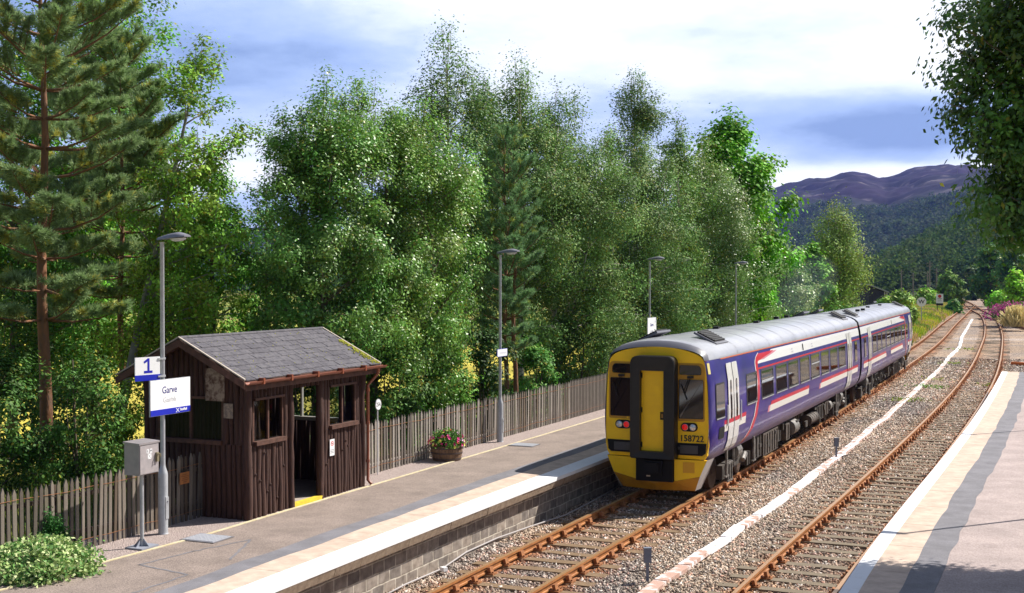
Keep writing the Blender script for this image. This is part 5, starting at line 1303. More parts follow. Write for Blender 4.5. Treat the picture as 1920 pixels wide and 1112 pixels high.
def broadleaf(px, Y, ytop, ybot, hw, nl, leaf=.045, col=(.07, .15, .03), kind='round', label='', seed=1, bark=m_bark if 0 else None, limbs=46, mats=None,
              cl=.30, droop=0.0, yel=.06, lean=(0, 0), tr=.14, name='deciduous_tree', cat='tree', group=None, stems=1, base_px=None, depth_k=1.0, xyz=None, up=.5, twigs=7, aspect=.5, pad=1.2, lmax=1.3):
    rg = np.random.default_rng(seed); bark = bark or m_bark
    if pad: Y = max(Y, fence_y(px) + pad + hw / CAM_F * Y * .8)
    x, ztop = pix(px, Y, ytop); _, zbot = pix(px, Y, ybot); R = hw / CAM_F * Y
    xb = pix(base_px, Y) if base_px is not None else x + lean[0]
    yb = Y + lean[1]; zg = gz(xb, yb)
    root = empty(name, (xb, yb, zg), 0, label, cat, group)
    pf = PROF[kind]; H = ztop - zbot
    prof = lambda t: float(np.interp(t, [a for a, _ in pf], [b_ for _, b_ in pf]))
    # trunk(s)
    tb = MB(); axes = []
    for k in range(stems):
        off = rg.normal(size=2) * (R * .16 if stems > 1 else 0); zt = ztop - H * (.12 + .1 * k)
        P = []; m_ = 9
        for i in range(m_):
            t = i / (m_ - 1); wob = R * .05 * math.sin(3 * t + k * 2 + seed)
            P.append(((x - xb) * t ** 1.1 + off[0] * min(1, t * 1.4) + wob * t * (1 - t) * 3, (Y - yb) * t + off[1] * min(1, t * 1.4), (zt - zg) * t - .15 * (i == 0)))
        rad = [tr * (1 - .25 * k) * (1.25 if i == 0 else 1) * (1 - .86 * (i / (m_ - 1))) for i in range(m_)]
        tb.tube(P, rad, 9); axes.append((P, zt - zg))
    tips = []; wts = []
    for i in range(limbs):
        t = rg.random()
        while rg.random() > prof(t) * .9 + .1: t = rg.random()
        a = rg.random() * 2 * pi; lump = .80 + .30 * math.sin(a * 2.7 + seed) * math.sin(t * 7 + seed * 1.7) + .16 * rg.normal()
        r = R * prof(t) * max(.3 if lmax > 1.1 else .75, min(lmax, lump)); tz = zbot - zg + t * H + .04 * H * rg.normal() * (1 - t)
        P, zt = axes[i % stems]
        z0 = max(.25 * zt * (0.4 if ybot > 640 else 1), min(.93 * zt, tz - r * (.35 + .5 * rg.random())))
        q = z0 / zt; j = min(int(q * 8), 7); f = q * 8 - j
        S = np.array(P[j]) * (1 - f) + np.array(P[j + 1]) * f
        E = np.array([(x - xb) + r * cos(a), (Y - yb) + r * sin(a) * depth_k, tz - droop * r * .5])
        Mi = (S + E) / 2 + np.array([0, 0, (.12 + droop * .35) * r]); pts = [S, S * .5625 + Mi * .375 + E * .0625, S * .25 + Mi * .5 + E * .25, S * .0625 + Mi * .375 + E * .5625, E]
        r0 = tr * (.32 - .16 * q); tb.tube([tuple(p) for p in pts], [r0, r0 * .8, r0 * .55, r0 * .35, r0 * .14], 5)
        for k in range(twigs):
            u = .35 + .65 * (k + rg.random()) / twigs; B = (1 - u) ** 2 * S + 2 * u * (1 - u) * Mi + u * u * E
            o = rg.normal(size=3) * R * .14 * (1.1 - .4 * u); o[2] *= .8; T = B + o
            if k % 2 == 0 and Y < 60: tb.tube([tuple(B), tuple((B + T) / 2 + np.array([0, 0, .03])), tuple(T)], [r0 * .28, r0 * .18, r0 * .07], 4)
            T = T - np.array([0, 0, droop * .12 * H * rg.random()]); tips.append(T); wts.append(.5 + u)
    # top shoots break the outline
    for i in range(int(limbs * (.35 if Y > 20 else .04))):
        t = .80 + .24 * rg.random() if i % 2 else .35 + .6 * rg.random(); a = rg.random() * 2 * pi; r = R * prof(min(t, 1)) * (.5 + .62 * rg.random() ** .6); 
        E = np.array([(x - xb) + r * cos(a), (Y - yb) + r * sin(a) * depth_k, zbot - zg + t * H]); S = E - np.array([r * .3 * cos(a), r * .3 * sin(a), H * .10])
        tb.tube([tuple(S), tuple(E)], [tr * .08, tr * .02], 4)
        for u in (.3, .65, 1): tips.append(S + (E - S) * u); wts.append(.32)
    trunk = tb.build('trunk', bark, root, smooth=True)
    tips = np.array(tips); wts = np.array(wts); wts /= wts.sum()
    idx = rg.choice(len(tips), nl, p=wts); C = tips[idx] + rg.normal(size=(nl, 3)) * np.array([1, 1, .8 + droop * .8]) * cl * .80 * (R / 2.6) ** .5
    if droop: C[:, 2] -= np.abs(rg.normal(size=nl)) * droop * cl * 1.6
    C[:, 2] = np.maximum(C[:, 2], .1)
    cb = np.array(col); cv = .55 + .85 * rg.random(len(tips)); warm = rg.random(len(tips))
    c = cb[None] * GAIN * cv[idx][:, None] * (.75 + .5 * rg.random((nl, 1)))
    c[:, 0] *= 1 + .45 * warm[idx] ** 2
    ye = rg.random(nl) < yel; c[ye] = np.array([.30, .30, .04]) * (.6 + .6 * rg.random((ye.sum(), 1)))
    ov = C - tips[idx]; ov /= (np.linalg.norm(ov, axis=1)[:, None] + 1e-6)
    oc = C - np.array([x - xb, Y - yb, (zbot + ztop) / 2 - zg]); oc /= (np.linalg.norm(oc, axis=1)[:, None] + 1e-6)
    V, F, _ = leaf_quads(C, leaf, leaf * aspect, None, rg, up, out=ov * .75 + oc * .6)
    np_mesh('crown', V, F, mats or m_leaf, root, col=c)
    return root
def pine(px, Y, ytop, ybot, hw, label, seed=1, col=(.25, .36, .15), whorls=16, nper=6, tr=.15, needles=36, nlen=.13, base_px=None, rise=.35, taper=1.0, group='Scots pines among the trackside trees', twin=False):
    rg = np.random.default_rng(seed); Y = max(Y, fence_y(px) + 2.2); x, ztop = pix(px, Y, ytop); _, zbot = pix(px, Y, ybot); R = hw / CAM_F * Y; zg = gz(x, Y)
    root = empty('pine_tree', (x, Y, zg), 0, label, 'tree', group); tb = MB(); Ht = ztop - zg
    for k in range(2 if twin else 1):
        ox = .28 * k; P = [(ox + .05 * math.sin(i * 1.3), 0, Ht * i / 10 - (.15 if i == 0 else 0)) for i in range(11)]
        tb.tube(P, [tr * (1.2 if i == 0 else 1) * (1 - .88 * i / 10) for i in range(11)], 10)
    tuft = []; tdir = []
    for w_ in range(whorls):
        t = (w_ + .2 * rg.random()) / whorls; z = zbot - zg + (ztop - zbot) * t; Lr = R * min(1, .55 + 1.4 * t) * (1 - t ** 1.6) ** .8 * taper + .22
        for j in range(nper):
            a = 2 * pi * (j + rg.random() * .6) / nper + w_ * 1.1; Lb = Lr * (.6 + .5 * rg.random()); up = rise * (1 - .9 * (1 - t)) + .08 * rg.normal()
            d = np.array([cos(a), sin(a), up]); S = np.array([.03, 0, z]); pts = [S + d * Lb * u + np.array([0, 0, (.25 * u * u * Lb * rise - .06 * Lb * math.sin(u * pi))]) for u in (0, .33, .66, 1)]
            r0 = .010 + .014 * Lb; tb.tube([tuple(p) for p in pts], [r0, r0 * .75, r0 * .5, r0 * .2], 5)
            nb = max(2, int(Lb / .17))
            for q in range(nb):
                u = .30 + .70 * (q + rg.random()) / nb; B = S + d * Lb * u + np.array([0, 0, .25 * u * u * Lb * rise])
                for sd_ in (-1, 1):
                    l2 = (.14 + .34 * Lb * (1.05 - u)) * (.6 + .6 * rg.random()); a2 = a + sd_ * (.7 + .4 * rg.random()); e = B + np.array([cos(a2), sin(a2), up + .25 + .25 * rg.random()]) * l2
                    tb.tube([tuple(B), tuple(e)], [r0 * .3, r0 * .1], 4)
                    for v in (.45, .75, 1.0):
                        if v * l2 > .10 or v == 1.0: tuft.append(B + (e - B) * v); dd = e - B; tdir.append(dd / np.linalg.norm(dd))
            tuft.append(pts[-1]); tdir.append(d / np.linalg.norm(d))
    for q in range(4): tuft.append(np.array([.02, 0, Ht - .12 * q])); tdir.append(np.array([0, 0, 1.]))
    tb.build('trunk', m_barkp, root, smooth=True)
    T = np.array(tuft); D = np.array(tdir); n = len(T) * needles; idx = np.repeat(np.arange(len(T)), needles)
    d = D[idx] * .75 + rg.normal(size=(n, 3)) * .55 + np.array([0, 0, .18]); d /= np.linalg.norm(d, axis=1)[:, None]
    b0 = T[idx] - D[idx] * (rg.random((n, 1)) * .16); ln = nlen * (.7 + .5 * rg.random((n, 1))); s_ = np.cross(d, rg.normal(size=(n, 3))); s_ /= np.linalg.norm(s_, axis=1)[:, None]; wn = .0062 * (Y / 28) ** .5
    V = np.stack([b0 - s_ * wn, b0 + s_ * wn, b0 + d * ln + s_ * wn * .5, b0 + d * ln - s_ * wn * .5], 1).reshape(-1, 3)
    cv = (.7 + .6 * rg.random(len(T)))[idx][:, None] * (.75 + .5 * rg.random((n, 1))); c = np.array(col)[None] * cv; warm = rg.random(len(T))[idx] < .10; c[warm] = c[warm] * np.array([1.9, 1.25, .6])
    np_mesh('crown', V, np.arange(4 * n).reshape(n, 4), m_need, root, col=c); print('pine tufts', len(T), n); return root
B_ = 'broadleaved trees behind the picket fence'
GAIN = np.array([1.7, 2.1, 1.15])
G1, G2, G3, G4 = (.075, .16, .03), (.055, .125, .035), (.13, .27, .02), (.085, .15, .06)
# left group
pine(82, 27.5, -190, 600, 235, 'tall orange barked pine at the far left behind the picket fence', seed=3, whorls=15, nper=5, tr=.155, needles=72, rise=.55, nlen=.15)
pine(228, 32, 55, 560, 150, 'second pine with grey green needles right of the tall orange barked pine', seed=5, whorls=13, nper=5, tr=.10, needles=56, rise=.6, nlen=.17)
broadleaf(372, 30, 52, 620, 118, 15500, leaf=.052, col=(.11, .19, .04), kind='open', label='open crowned tree with a leaning pale trunk left of the shelter roof', seed=11, bark=m_barkg, limbs=34, tr=.13, base_px=208, cl=.24, yel=.12, group=B_)
broadleaf(175, 38, -150, 720, 215, 60000, leaf=.065, col=(.075, .17, .022), kind='round', label='large bright green tree filling the gaps behind the two pines', seed=12, limbs=80, tr=.2, group=B_)
broadleaf(20, 36, 120, 740, 170, 30000, leaf=.065, col=(.05, .12, .03), kind='round', label='dark leafy tree at the left picture edge behind the tall pine', seed=13, limbs=50, tr=.16, group=B_)
broadleaf(398, 35, 300, 690, 80, 20000, leaf=.055, col=(.07, .16, .025), kind='dome', label='dense green tree just left of the big willow above the shelter ridge', seed=14, limbs=40, group=B_)
broadleaf(300, 31, 480, 760, 120, 11000, leaf=.05, col=(.13, .20, .03), kind='dome', label='yellowing low tree between the lamp post and the pines', seed=15, limbs=30, tr=.07, yel=.25, group=B_)
# centre
broadleaf(602, 31.5, 150, 715, 140, 78000, leaf=.044, col=(.085, .165, .055), kind='round', label='broad sunlit willow rising directly behind the shelter roof', seed=21, limbs=74, tr=.14, mats=m_leafg, stems=3, cl=.26, group=B_)
broadleaf(690, 33.5, 152, 720, 140, 66000, leaf=.044, col=(.095, .165, .05), kind='round', label='middle willow of the three behind the shelter and fence', seed=44, limbs=70, tr=.12, mats=m_leafg, stems=2, cl=.26, group=B_)
broadleaf(780, 33, 205, 730, 150, 84000, leaf=.044, col=(.09, .165, .05), kind='round', label='widest sunlit willow between the shelter and the flower tub', seed=22, limbs=84, tr=.14, mats=m_leafg, stems=3, cl=.26, yel=.08, group=B_)
broadleaf(500, 36, 300, 690, 78, 13000, leaf=.055, col=(.05, .12, .035), kind='open', label='thin dark tree at the left edge of the big willow', seed=23, limbs=30, tr=.08, group=B_)
broadleaf(838, 41, 62, 580, 108, 56000, leaf=.048, col=(.08, .135, .065), kind='tall', label='tallest birch with a pointed top behind the willows', seed=24, bark=m_birch, limbs=84, droop=.25, group=B_)
broadleaf(975, 43, 112, 620, 122, 58000, leaf=.048, col=(.085, .14, .065), kind='tall', label='pointed birch second to the right of the tallest one', seed=25, bark=m_birch, limbs=84, droop=.3, group=B_)
pine(948, 35.5, 245, 660, 78, 'young upright pine with candle like shoots beside the second lamp post', seed=6, whorls=15, nper=6, tr=.09, needles=40, rise=.95, taper=1.0, twin=True, col=(.20, .35, .15))
broadleaf(1085, 40, 185, 700, 132, 80000, leaf=.048, col=(.095, .15, .07), kind='birch', label='full birch with white trunks left of the name board above the train', seed=26, bark=m_birch, limbs=66, droop=.35, stems=3, group=B_, base_px=1040)
broadleaf(1190, 51, 128, 640, 90, 54000, leaf=.05, col=(.075, .125, .065), kind='birch', label='slender pointed birch above the third lamp post', seed=127, bark=m_birch, limbs=84, droop=.2, group=B_)
broadleaf(1215, 48, 275, 650, 118, 48000, leaf=.052, col=(.08, .135, .06), kind='birch', label='birch in half shade directly behind the third lamp post', seed=28, bark=m_birch, limbs=48, droop=.35, stems=2, group=B_)
broadleaf(1322, 51, 262, 650, 114, 78000, leaf=.050, col=(.11, .165, .08), kind='birch', label='pale leaved birch left of the most distant lamp post', seed=29, bark=m_birch, limbs=64, droop=.35, stems=2, mats=m_leafg, group=B_)
broadleaf(1358, 62, 224, 640, 112, 56000, leaf=.10, col=(.075, .19, .010), kind='round', label='bright green sycamore rising behind the pale birch', seed=30, limbs=64, cl=.38, tr=.22, yel=.03, group=B_, aspect=.8)
broadleaf(1425, 66, 460, 640, 40, 6500, leaf=.12, col=(.085, .18, .02), kind='dome', label='low bright maple beside the most distant lamp post', seed=31, limbs=24, cl=.3, tr=.08, group=B_, aspect=.8)
broadleaf(1474, 74, 455, 640, 56, 20000, leaf=.075, col=(.13, .19, .105), kind='dome', label='silvery grey willow bush above the train roof', seed=32, limbs=40, cl=.35, tr=.1, mats=m_leafg, group=B_)
broadleaf(1524, 84, 462, 640, 34, 9000, leaf=.12, col=(.085, .19, .025), kind='round', label='small vivid green maple between the grey willow and the weeping birch', seed=33, limbs=28, cl=.35, tr=.1, group=B_, aspect=.8)
broadleaf(1566, 98, 380, 610, 66, 34000, leaf=.09, col=(.13, .18, .06), kind='round', label='large pale weeping birch to the left of the far dark shed', seed=34, bark=m_birch, limbs=60, droop=.5, cl=.5, tr=.25, group=B_)
broadleaf(905, 46, 140, 560, 86, 34000, leaf=.05, col=(.07, .125, .06), kind='tall', label='birch filling the skyline between the tallest birch and its pointed neighbour', seed=46, bark=m_birch, limbs=70, droop=.25, group=B_)
broadleaf(1040, 47, 165, 560, 80, 30000, leaf=.05, col=(.075, .13, .06), kind='tall', label='birch crown rising just behind the full white trunked birch', seed=47, bark=m_birch, limbs=60, droop=.25, group=B_)
broadleaf(1140, 55, 235, 600, 74, 24000, leaf=.055, col=(.07, .12, .055), kind='birch', label='dark birch crown left of the slender pointed birch', seed=48, bark=m_birch, limbs=50, droop=.25, group=B_)
broadleaf(1270, 58, 215, 600, 62, 20000, leaf=.06, col=(.08, .14, .05), kind='tall', label='birch crown between the slender pointed birch and the sycamore', seed=49, bark=m_birch, limbs=50, droop=.25, group=B_)
# understorey
U_ = 'shrubs growing behind the picket fence'
for i, (px, Y, yt, hw, nl, c, lb) in enumerate((
        (-10, 25.5, 640, 110, 9000, G2, 'dark glossy shrub at the left picture edge behind the fence'),
        (150, 26.5, 640, 95, 9000, (.07, .15, .045), 'leafy shrub just right of the orange pine trunk'),
        (235, 28.5, 700, 60, 5000, (.13, .20, .03), 'yellow green shrub below the platform number sign'),
        (45, 31, 520, 130, 12000, G2, 'shadowed shrub behind the tall pine trunk'),
        (560, 30.5, 600, 110, 12000, G2, 'dark shrub hidden behind the shelter roof'),
        (735, 30, 640, 75, 9000, (.07, .15, .05), 'shrub hanging over the fence right of the shelter'),
        (830, 32, 600, 70, 9000, G1, 'bright shrub over the fence behind the flower tub'),
        (905, 36, 590, 60, 8000, (.04, .09, .03), 'dark shrub left of the second lamp post'),
        (1000, 36.5, 640, 55, 7000, (.08, .19, .06), 'fresh green young conifer like shrub below the birch trunks'),
        (1085, 37, 560, 70, 10000, (.075, .15, .06), 'pale leaved shrub at the foot of the white birch trunks'),
        (1150, 41, 600, 50, 6000, (.035, .08, .025), 'dark shrub just left of the train cab'),
        (1290, 46, 560, 70, 7000, (.05, .12, .04), 'shrub behind the train roof between the two distant lamp posts'),
        (1400, 56, 560, 70, 8000, (.09, .20, .03), 'green shrub behind the middle of the train roof'),
        (1500, 66, 575, 60, 7000, (.08, .15, .05), 'shrub behind the join of the two coaches'),
        (1585, 80, 572, 60, 7000, (.07, .16, .04), 'shrub behind the roof of the far coach'))):
    c = tuple(np.array(c) * (.55 if i in (0, 1, 3, 4, 7) else .8))  # shade of the crowns above put into the leaf colours, deepest on some
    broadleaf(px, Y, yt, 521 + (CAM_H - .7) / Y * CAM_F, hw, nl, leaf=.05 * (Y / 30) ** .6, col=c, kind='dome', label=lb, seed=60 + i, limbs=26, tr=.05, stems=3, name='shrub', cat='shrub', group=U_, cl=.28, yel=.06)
# the dark tree leaning in from the right, rooted behind platform two; backlit shade is put into its leaf colour
broadleaf(2165, 19.2, -330, 480, 372, 250000, leaf=.055, col=(.045, .09, .02), kind='round', label='dark overhanging tree at the upper right corner', seed=41, limbs=230, tr=.2, cl=.24, lmax=1.04, depth_k=.55, name='overhanging_tree', yel=.03, twigs=8, mats=m_leafg, pad=0)

broadleaf(2720, 17.3, -30, 500, 380, 60000, leaf=.055, col=(.05, .10, .02), kind='round', label='leafy tree out of frame on the right shading the near end of the right platform', seed=45, limbs=80, tr=.18, pad=0, name='shade_tree')
# platform planting
def bush(name, loc, rx, rz, n, leaf, cols, label, cat, seed, up=.3, group=None, flat=1.0):
    rg = np.random.default_rng(seed); r = empty(name, loc, 0, label, cat, group); k = 60; d = rg.normal(size=(k, 3)); d[:, 2] = np.abs(d[:, 2]); d /= np.linalg.norm(d, axis=1)[:, None]
    rad = .62 + .42 * rg.random((k, 1)); T = d * rad * np.array([rx, rx, rz]); T[:, 2] += .02
    st = MB()
    for t in T[:30]: st.tube([(t[0] * .08, t[1] * .08, 0), (t[0] * .6, t[1] * .6, t[2] * .55), tuple(t)], [.012, .009, .003], 4)
    st.build('stems', m_bark, r)
    idx = rg.integers(0, k, n); C = T[idx] + rg.normal(size=(n, 3)) * np.array([rx, rx, rz]) * .17; C[:, 2] = np.maximum(C[:, 2], .02)
    cc = np.array([cols[j][:3] for j in range(len(cols))]); w = np.array([q[3] for q in cols]); w = w / w.sum(); c = cc[rg.choice(len(cols), n, p=w)] * (.75 + .5 * rg.random((n, 1)))
    V, F, _ = leaf_quads(C, leaf, leaf * .7 * flat, None, rg, up); np_mesh('foliage', V, F, m_leaf, r, col=c); return r
x, y = unproj(76, 1074, ZP1); bush('variegated_shrub', (x, y, ZP1), .70, .40, 18000, .032, [(.38, .50, .18, 1), (.13, .28, .07, 1.1), (.60, .66, .34, .6)], 'low variegated ivy like shrub at the lower left corner', 'shrub', 71)
x, y = unproj(99, 1045, ZP1); bush('dwarf_conifer', (x, y, ZP1 + .02), .23, .52, 9000, .017, [(.04, .15, .03, 1), (.06, .19, .04, 1)], 'small rounded dark green conifer behind the variegated shrub', 'shrub', 72)
tl = tb.location
fp = bush('flower_display', (tl.x, tl.y, tl.z + .32), .40, .34, 3600, .024, [(.09, .24, .03, 1), (.15, .32, .04, .6), (.05, .13, .04, .6)], 'mixed pink, red and yellow flowers filling the wooden tub', 'flowers', 73)
rg = np.random.default_rng(5); qm = {}
for nm, colr, n_ in (('magenta', (.75, .01, .26), 44), ('yellow', (.80, .72, .14), 18), ('red', (.75, .02, .02), 18), ('pale_pink', (.80, .42, .72), 20)):
    mb = MB()
    for i in range(n_):
        d = rg.normal(size=3); d[2] = abs(d[2]) * .8 + .1; d /= np.linalg.norm(d); side = {'magenta': .1, 'yellow': -.15, 'red': .25, 'pale_pink': .3}[nm]
        c = d * np.array([.42, .42, .33]) * (1.02 + .16 * rg.random()) + np.array([0, side * .5, .02]); u = np.cross(d, [0, 0, 1.]); u /= np.linalg.norm(u) + 1e-6; v = np.cross(d, u); r_ = .034 + .014 * rg.random()
        P = []
        for k in range(10): t = 2 * pi * k / 10; rr_2 = r_ * (1 if k % 2 == 0 else .72); P.append(tuple(c + (u * cos(t) + v * sin(t)) * rr_2 + d * .008))
        P.append(tuple(c - d * .008)); mb.add(P, [(k, (k + 1) % 10, 10) for k in range(10)])
    mb.build('blossoms', mat('petal_' + nm, colr, rough=.6, transl=.2), fp)
# ---------------------------------------------------------------- far scenery
rg = np.random.default_rng(77)
def crowns(name, P, rad, hgt, per, leaf, cols, kind_stuff=True, sd=3, m=None):
    """many leafy crowns as one far-off wood: P (n,3) base points"""
    rg = np.random.default_rng(sd); n = len(P); idx = np.repeat(np.arange(n), per); k = len(idx)
    d = rg.normal(size=(k, 3)); d /= np.linalg.norm(d, axis=1)[:, None]; d[:, 2] = d[:, 2] * .9
    sh = 1 + .28 * np.sin(d[:, 0] * 4 + idx * 1.7) * np.cos(d[:, 1] * 5 + idx)
    rr = (.72 + .28 * rg.random(k) ** .5) * sh
    C = P[idx] + d * rr[:, None] * np.stack([rad[idx], rad[idx], hgt[idx] * .5], 1) + np.stack([0 * rad[idx], 0 * rad[idx], hgt[idx] * .55], 1)
    c = cols[idx] * (.7 + .6 * rg.random((k, 1)))
    V, F, _ = leaf_quads(C, leaf, leaf * .7, None, rg, .4)
    o = np_mesh(name, V, F, m or m_far, None, col=c * 1.15)
    return tag(o, kind='stuff')
# nearer wooded hillside on the right
def scatter(n, r0, r1, a0, a1, sd, minw=None):
    rg = np.random.default_rng(sd); r = np.sqrt(rg.random(n) * (r1 ** 2 - r0 ** 2) + r0 ** 2); a = np.radians(a0 + (a1 - a0) * rg.random(n)); x, y = r * np.sin(a), r * np.cos(a); return x, y, r, np.degrees(a)
x, y, r, a = scatter(2600, 335, 660, 15.3, 34, 1)
l_, s_ = C2.lat(x, y)
lim = np.interp(a, [15.3, 16.2, 17.2, 18.5, 21, 34], [420, 350, 372, 400, 372, 340]); ok = (r > lim)
x, y, a, r = x[ok], y[ok], a[ok], r[ok]; z = terrain(x, y); n = len(x)
base = np.array([[.055, .105, .030], [.075, .125, .03], [.04, .085, .035], [.085, .12, .05]])[rg.integers(0, 4, n)]
crowns('hillside_wood', np.stack([x, y, z], 1), 2.6 + 2.2 * rg.random(n), 7 + 5 * rg.random(n), 150, .50, base, sd=2)
# trunks along the wood's lower edge
x, y, r, a = scatter(5200, 860, 1650, 9, 34, 3); z = terrain(x, y); ok = (rg.random(len(x)) < np.interp(z, [0, 55, 95, 125], [1, .95, .5, .04])); x, y, z = x[ok], y[ok], z[ok]; n = len(x)
base = np.array([[.05, .09, .035], [.045, .08, .045], [.065, .10, .04], [.085, .11, .06]])[rg.integers(0, 4, n)]
crowns('mountain_forest', np.stack([x, y, z], 1), 4 + 3 * rg.random(n), 9 + 5 * rg.random(n), 60, 1.25, base, sd=4)
# tree belt left beyond the field
x, y, r, a = scatter(900, 360, 520, -28, 13, 5); z = terrain(x, y); n = len(x)
crowns('field_edge_wood', np.stack([x, y, z], 1), 3 + 2 * rg.random(n), 7 + 4 * rg.random(n), 60, .8, np.tile([.045, .09, .03], (n, 1)), sd=6)
# single trees and bushes near the junction
F_ = 'trees and bushes around the far junction'
for i, (px, Y, yt, yb, hw, nl, c, lb, kd) in enumerate((
        (1779, 232, 512, 566, 27, 7000, (.09, .15, .035), 'round bush tree standing left of the track junction', 'dome'),
        (1690, 112, 547, 612, 26, 6500, (.13, .20, .05), 'rounded light green bush behind the end of the train', 'dome'),
        (1664, 128, 560, 600, 26, 4500, (.11, .20, .04), 'leafy bush at the foot of the far dark shed', 'dome'),
        (1790, 190, 562, 590, 13, 2600, (.05, .13, .03), 'small dark bush right of the stop board', 'dome'),
        (1742, 215, 545, 575, 24, 4500, (.14, .25, .03), 'bright green bush left of the stop board', 'dome'),
        (1856, 235, 462, 566, 34, 9000, (.05, .105, .03), 'dark tree right of the junction below the wooded hill', 'round'),
        (1905, 215, 455, 570, 36, 9000, (.055, .11, .045), 'blue green tree right of the darker junction tree', 'round'),
        (1822, 300, 500, 566, 24, 5500, (.035, .07, .025), 'dark green tree at the point where the track disappears', 'round'),
        (1960, 190, 440, 590, 50, 9000, (.06, .12, .03), 'green tree outside the right picture edge near the siding', 'round'),
        (1905, 140, 512, 590, 26, 5000, (.16, .30, .02), 'bright yellow green sapling on the bank at the right edge', 'birch'),
        (1878, 165, 548, 590, 30, 5500, (.13, .28, .03), 'low fresh green bush on the bank right of the tracks', 'dome'),
        (1930, 150, 545, 600, 34, 5500, (.09, .19, .03), 'green bush behind the pink flowers at the right edge', 'dome'))):
    broadleaf(px, Y, yt, yb, hw, nl, leaf=.22 * Y / 200 + .06, col=c, kind=kd, label=lb, seed=90 + i, limbs=30, tr=.12 * Y / 150, name='far_tree' if 'tree' in lb else 'bush', cat='tree' if 'tree' in lb else 'bush', group=F_, cl=.42, twigs=5, pad=0)
# grass and flowers beside the line
def tufts(name, n, sfun, lfun, hgt, wid, cols, sd, blades=7, spread=.16, pink=None, label=None):
    rg = np.random.default_rng(sd); s = sfun(rg, n); l = lfun(rg, n, s); P = np.array([C1.at(a, b_) for a, b_ in zip(s, l)]); z = terrain(P[:, 0], P[:, 1]); z = np.maximum(z, -.22)
    idx = np.repeat(np.arange(n), blades); k = len(idx); b0 = np.stack([P[idx, 0], P[idx, 1], z[idx]], 1) + rg.normal(size=(k, 3)) * np.array([spread, spread, 0]); h = hgt * (.5 + .8 * rg.random(k))
    d = rg.normal(size=(k, 2)) * .3; tip = b0 + np.stack([d[:, 0] * h, d[:, 1] * h, h], 1); sdv = rg.normal(size=(k, 3)) * np.array([1, 1, 0]); sdv /= np.linalg.norm(sdv, axis=1)[:, None]
    V = np.stack([b0 - sdv * wid, b0 + sdv * wid, tip + sdv * wid * .35, tip - sdv * wid * .35], 1).reshape(-1, 3)
    cc = np.array([q[:3] for q in cols]); w = np.array([q[3] for q in cols]); patchn = vnoise(P[:, 0], P[:, 1], 4.5, 33); ci = np.clip((patchn * len(cols)).astype(int), 0, len(cols) - 1); rnd = rg.random(n) < .35; ci[rnd] = rg.choice(len(cols), rnd.sum(), p=w / w.sum())
    c = cc[ci][idx] * (.7 + .6 * rg.random((k, 1))); o = np_mesh(name, V, np.arange(4 * k).reshape(k, 4), m_leaf, None, col=c); return tag(o, kind='stuff') if label is None else tag(o, label, 'flowers')
tufts('verge_grass', 42000, lambda g, n: 68 + 190 * g.random(n) ** 1.2, lambda g, n, s: -2.15 - 17 * g.random(n) ** 1.7, .5, .045, [(.22, .40, .03, 1), (.40, .50, .04, .8), (.62, .58, .05, .8), (.58, .40, .20, .35), (.15, .30, .03, 1)], 81, spread=.35)
tufts('field_edge_grass', 7000, lambda g, n: 2 + 62 * g.random(n), lambda g, n, s: -6.6 - 6 * g.random(n), .45, .016, [(.09, .16, .03, 1), (.20, .22, .05, .6), (.05, .10, .02, 1)], 82, spread=.2)
tufts('right_bank_grass', 6000, lambda g, n: 118 + 110 * g.random(n), lambda g, n, s: np.interp(s, [118, 140, 165, 200, 230], [15.5, 12.5, 11.8, 8.5, 7]) + 14 * g.random(n) ** 1.5, .6, .06, [(.13, .25, .03, 1), (.22, .30, .04, .6), (.42, .36, .14, .6)], 83, spread=.35)
def clump(px, Y, py0, py1, hw, n, col, name, label, cat, sd, wid=.05):
    rg = np.random.default_rng(sd); xc, zt = pix(px, Y, py0); _, zb = pix(px, Y, py1); R = hw / CAM_F * Y; r = empty(name, (xc, Y, zb), 0, label, cat)
    b0 = np.stack([rg.normal(size=n) * R * .45, rg.normal(size=n) * R * .45, np.zeros(n)], 1); h = (zt - zb) * (.45 + .6 * rg.random(n)) * np.clip(1.08 - (np.hypot(b0[:, 0], b0[:, 1]) / (R * 1.25)) ** 2 * .7, .2, 1.1); tip = b0 * np.array([1.45, 1.45, 1]) + np.stack([rg.normal(size=n) * R * .35, rg.normal(size=n) * R * .35, h], 1)
    s_ = rg.normal(size=(n, 3)); s_[:, 2] = 0; s_ /= np.linalg.norm(s_, axis=1)[:, None]
    V = np.stack([b0 - s_ * wid, b0 + s_ * wid, tip + s_ * wid, tip - s_ * wid], 1).reshape(-1, 3)
    np_mesh('blades', V, np.arange(4 * n).reshape(n, 4), m_leaf, r, col=np.array(col)[None] * (.7 + .6 * rg.random((n, 1)))); return r, b0, tip
clump(1907, 127, 575, 612, 17, 1500, (.80, .68, .34), 'pale_grass_clump', 'tall straw coloured grass clump beside the siding', 'grass', 84)
def fireweed(px, Y, y0, y1, hw, n, label, sd):
    r, b0, tip = clump(px, Y, y0 + 6, y1, hw, n, (.10, .22, .05), 'fireweed', label, 'flowers', sd, wid=.04)
    rg = np.random.default_rng(sd); k = n * 9; i = np.repeat(np.arange(n), 9); u = rg.random((k, 1)) * .36 + .68; C = b0[i] + (tip[i] - b0[i]) * u + rg.normal(size=(k, 3)) * .06
    V, F, _ = leaf_quads(C, .075, .06, None, rg, .2); np_mesh('blossoms', V, F, m_leaf, r, col=np.array([.62, .09, .36])[None] * (.7 + .6 * rg.random((k, 1))))
fireweed(1902, 136, 563, 600, 30, 380, 'wide bank of pink fireweed at the right edge beyond the siding', 85)
fireweed(1868, 158, 566, 590, 7, 110, 'small pink fireweed patch left of the wider one', 86)
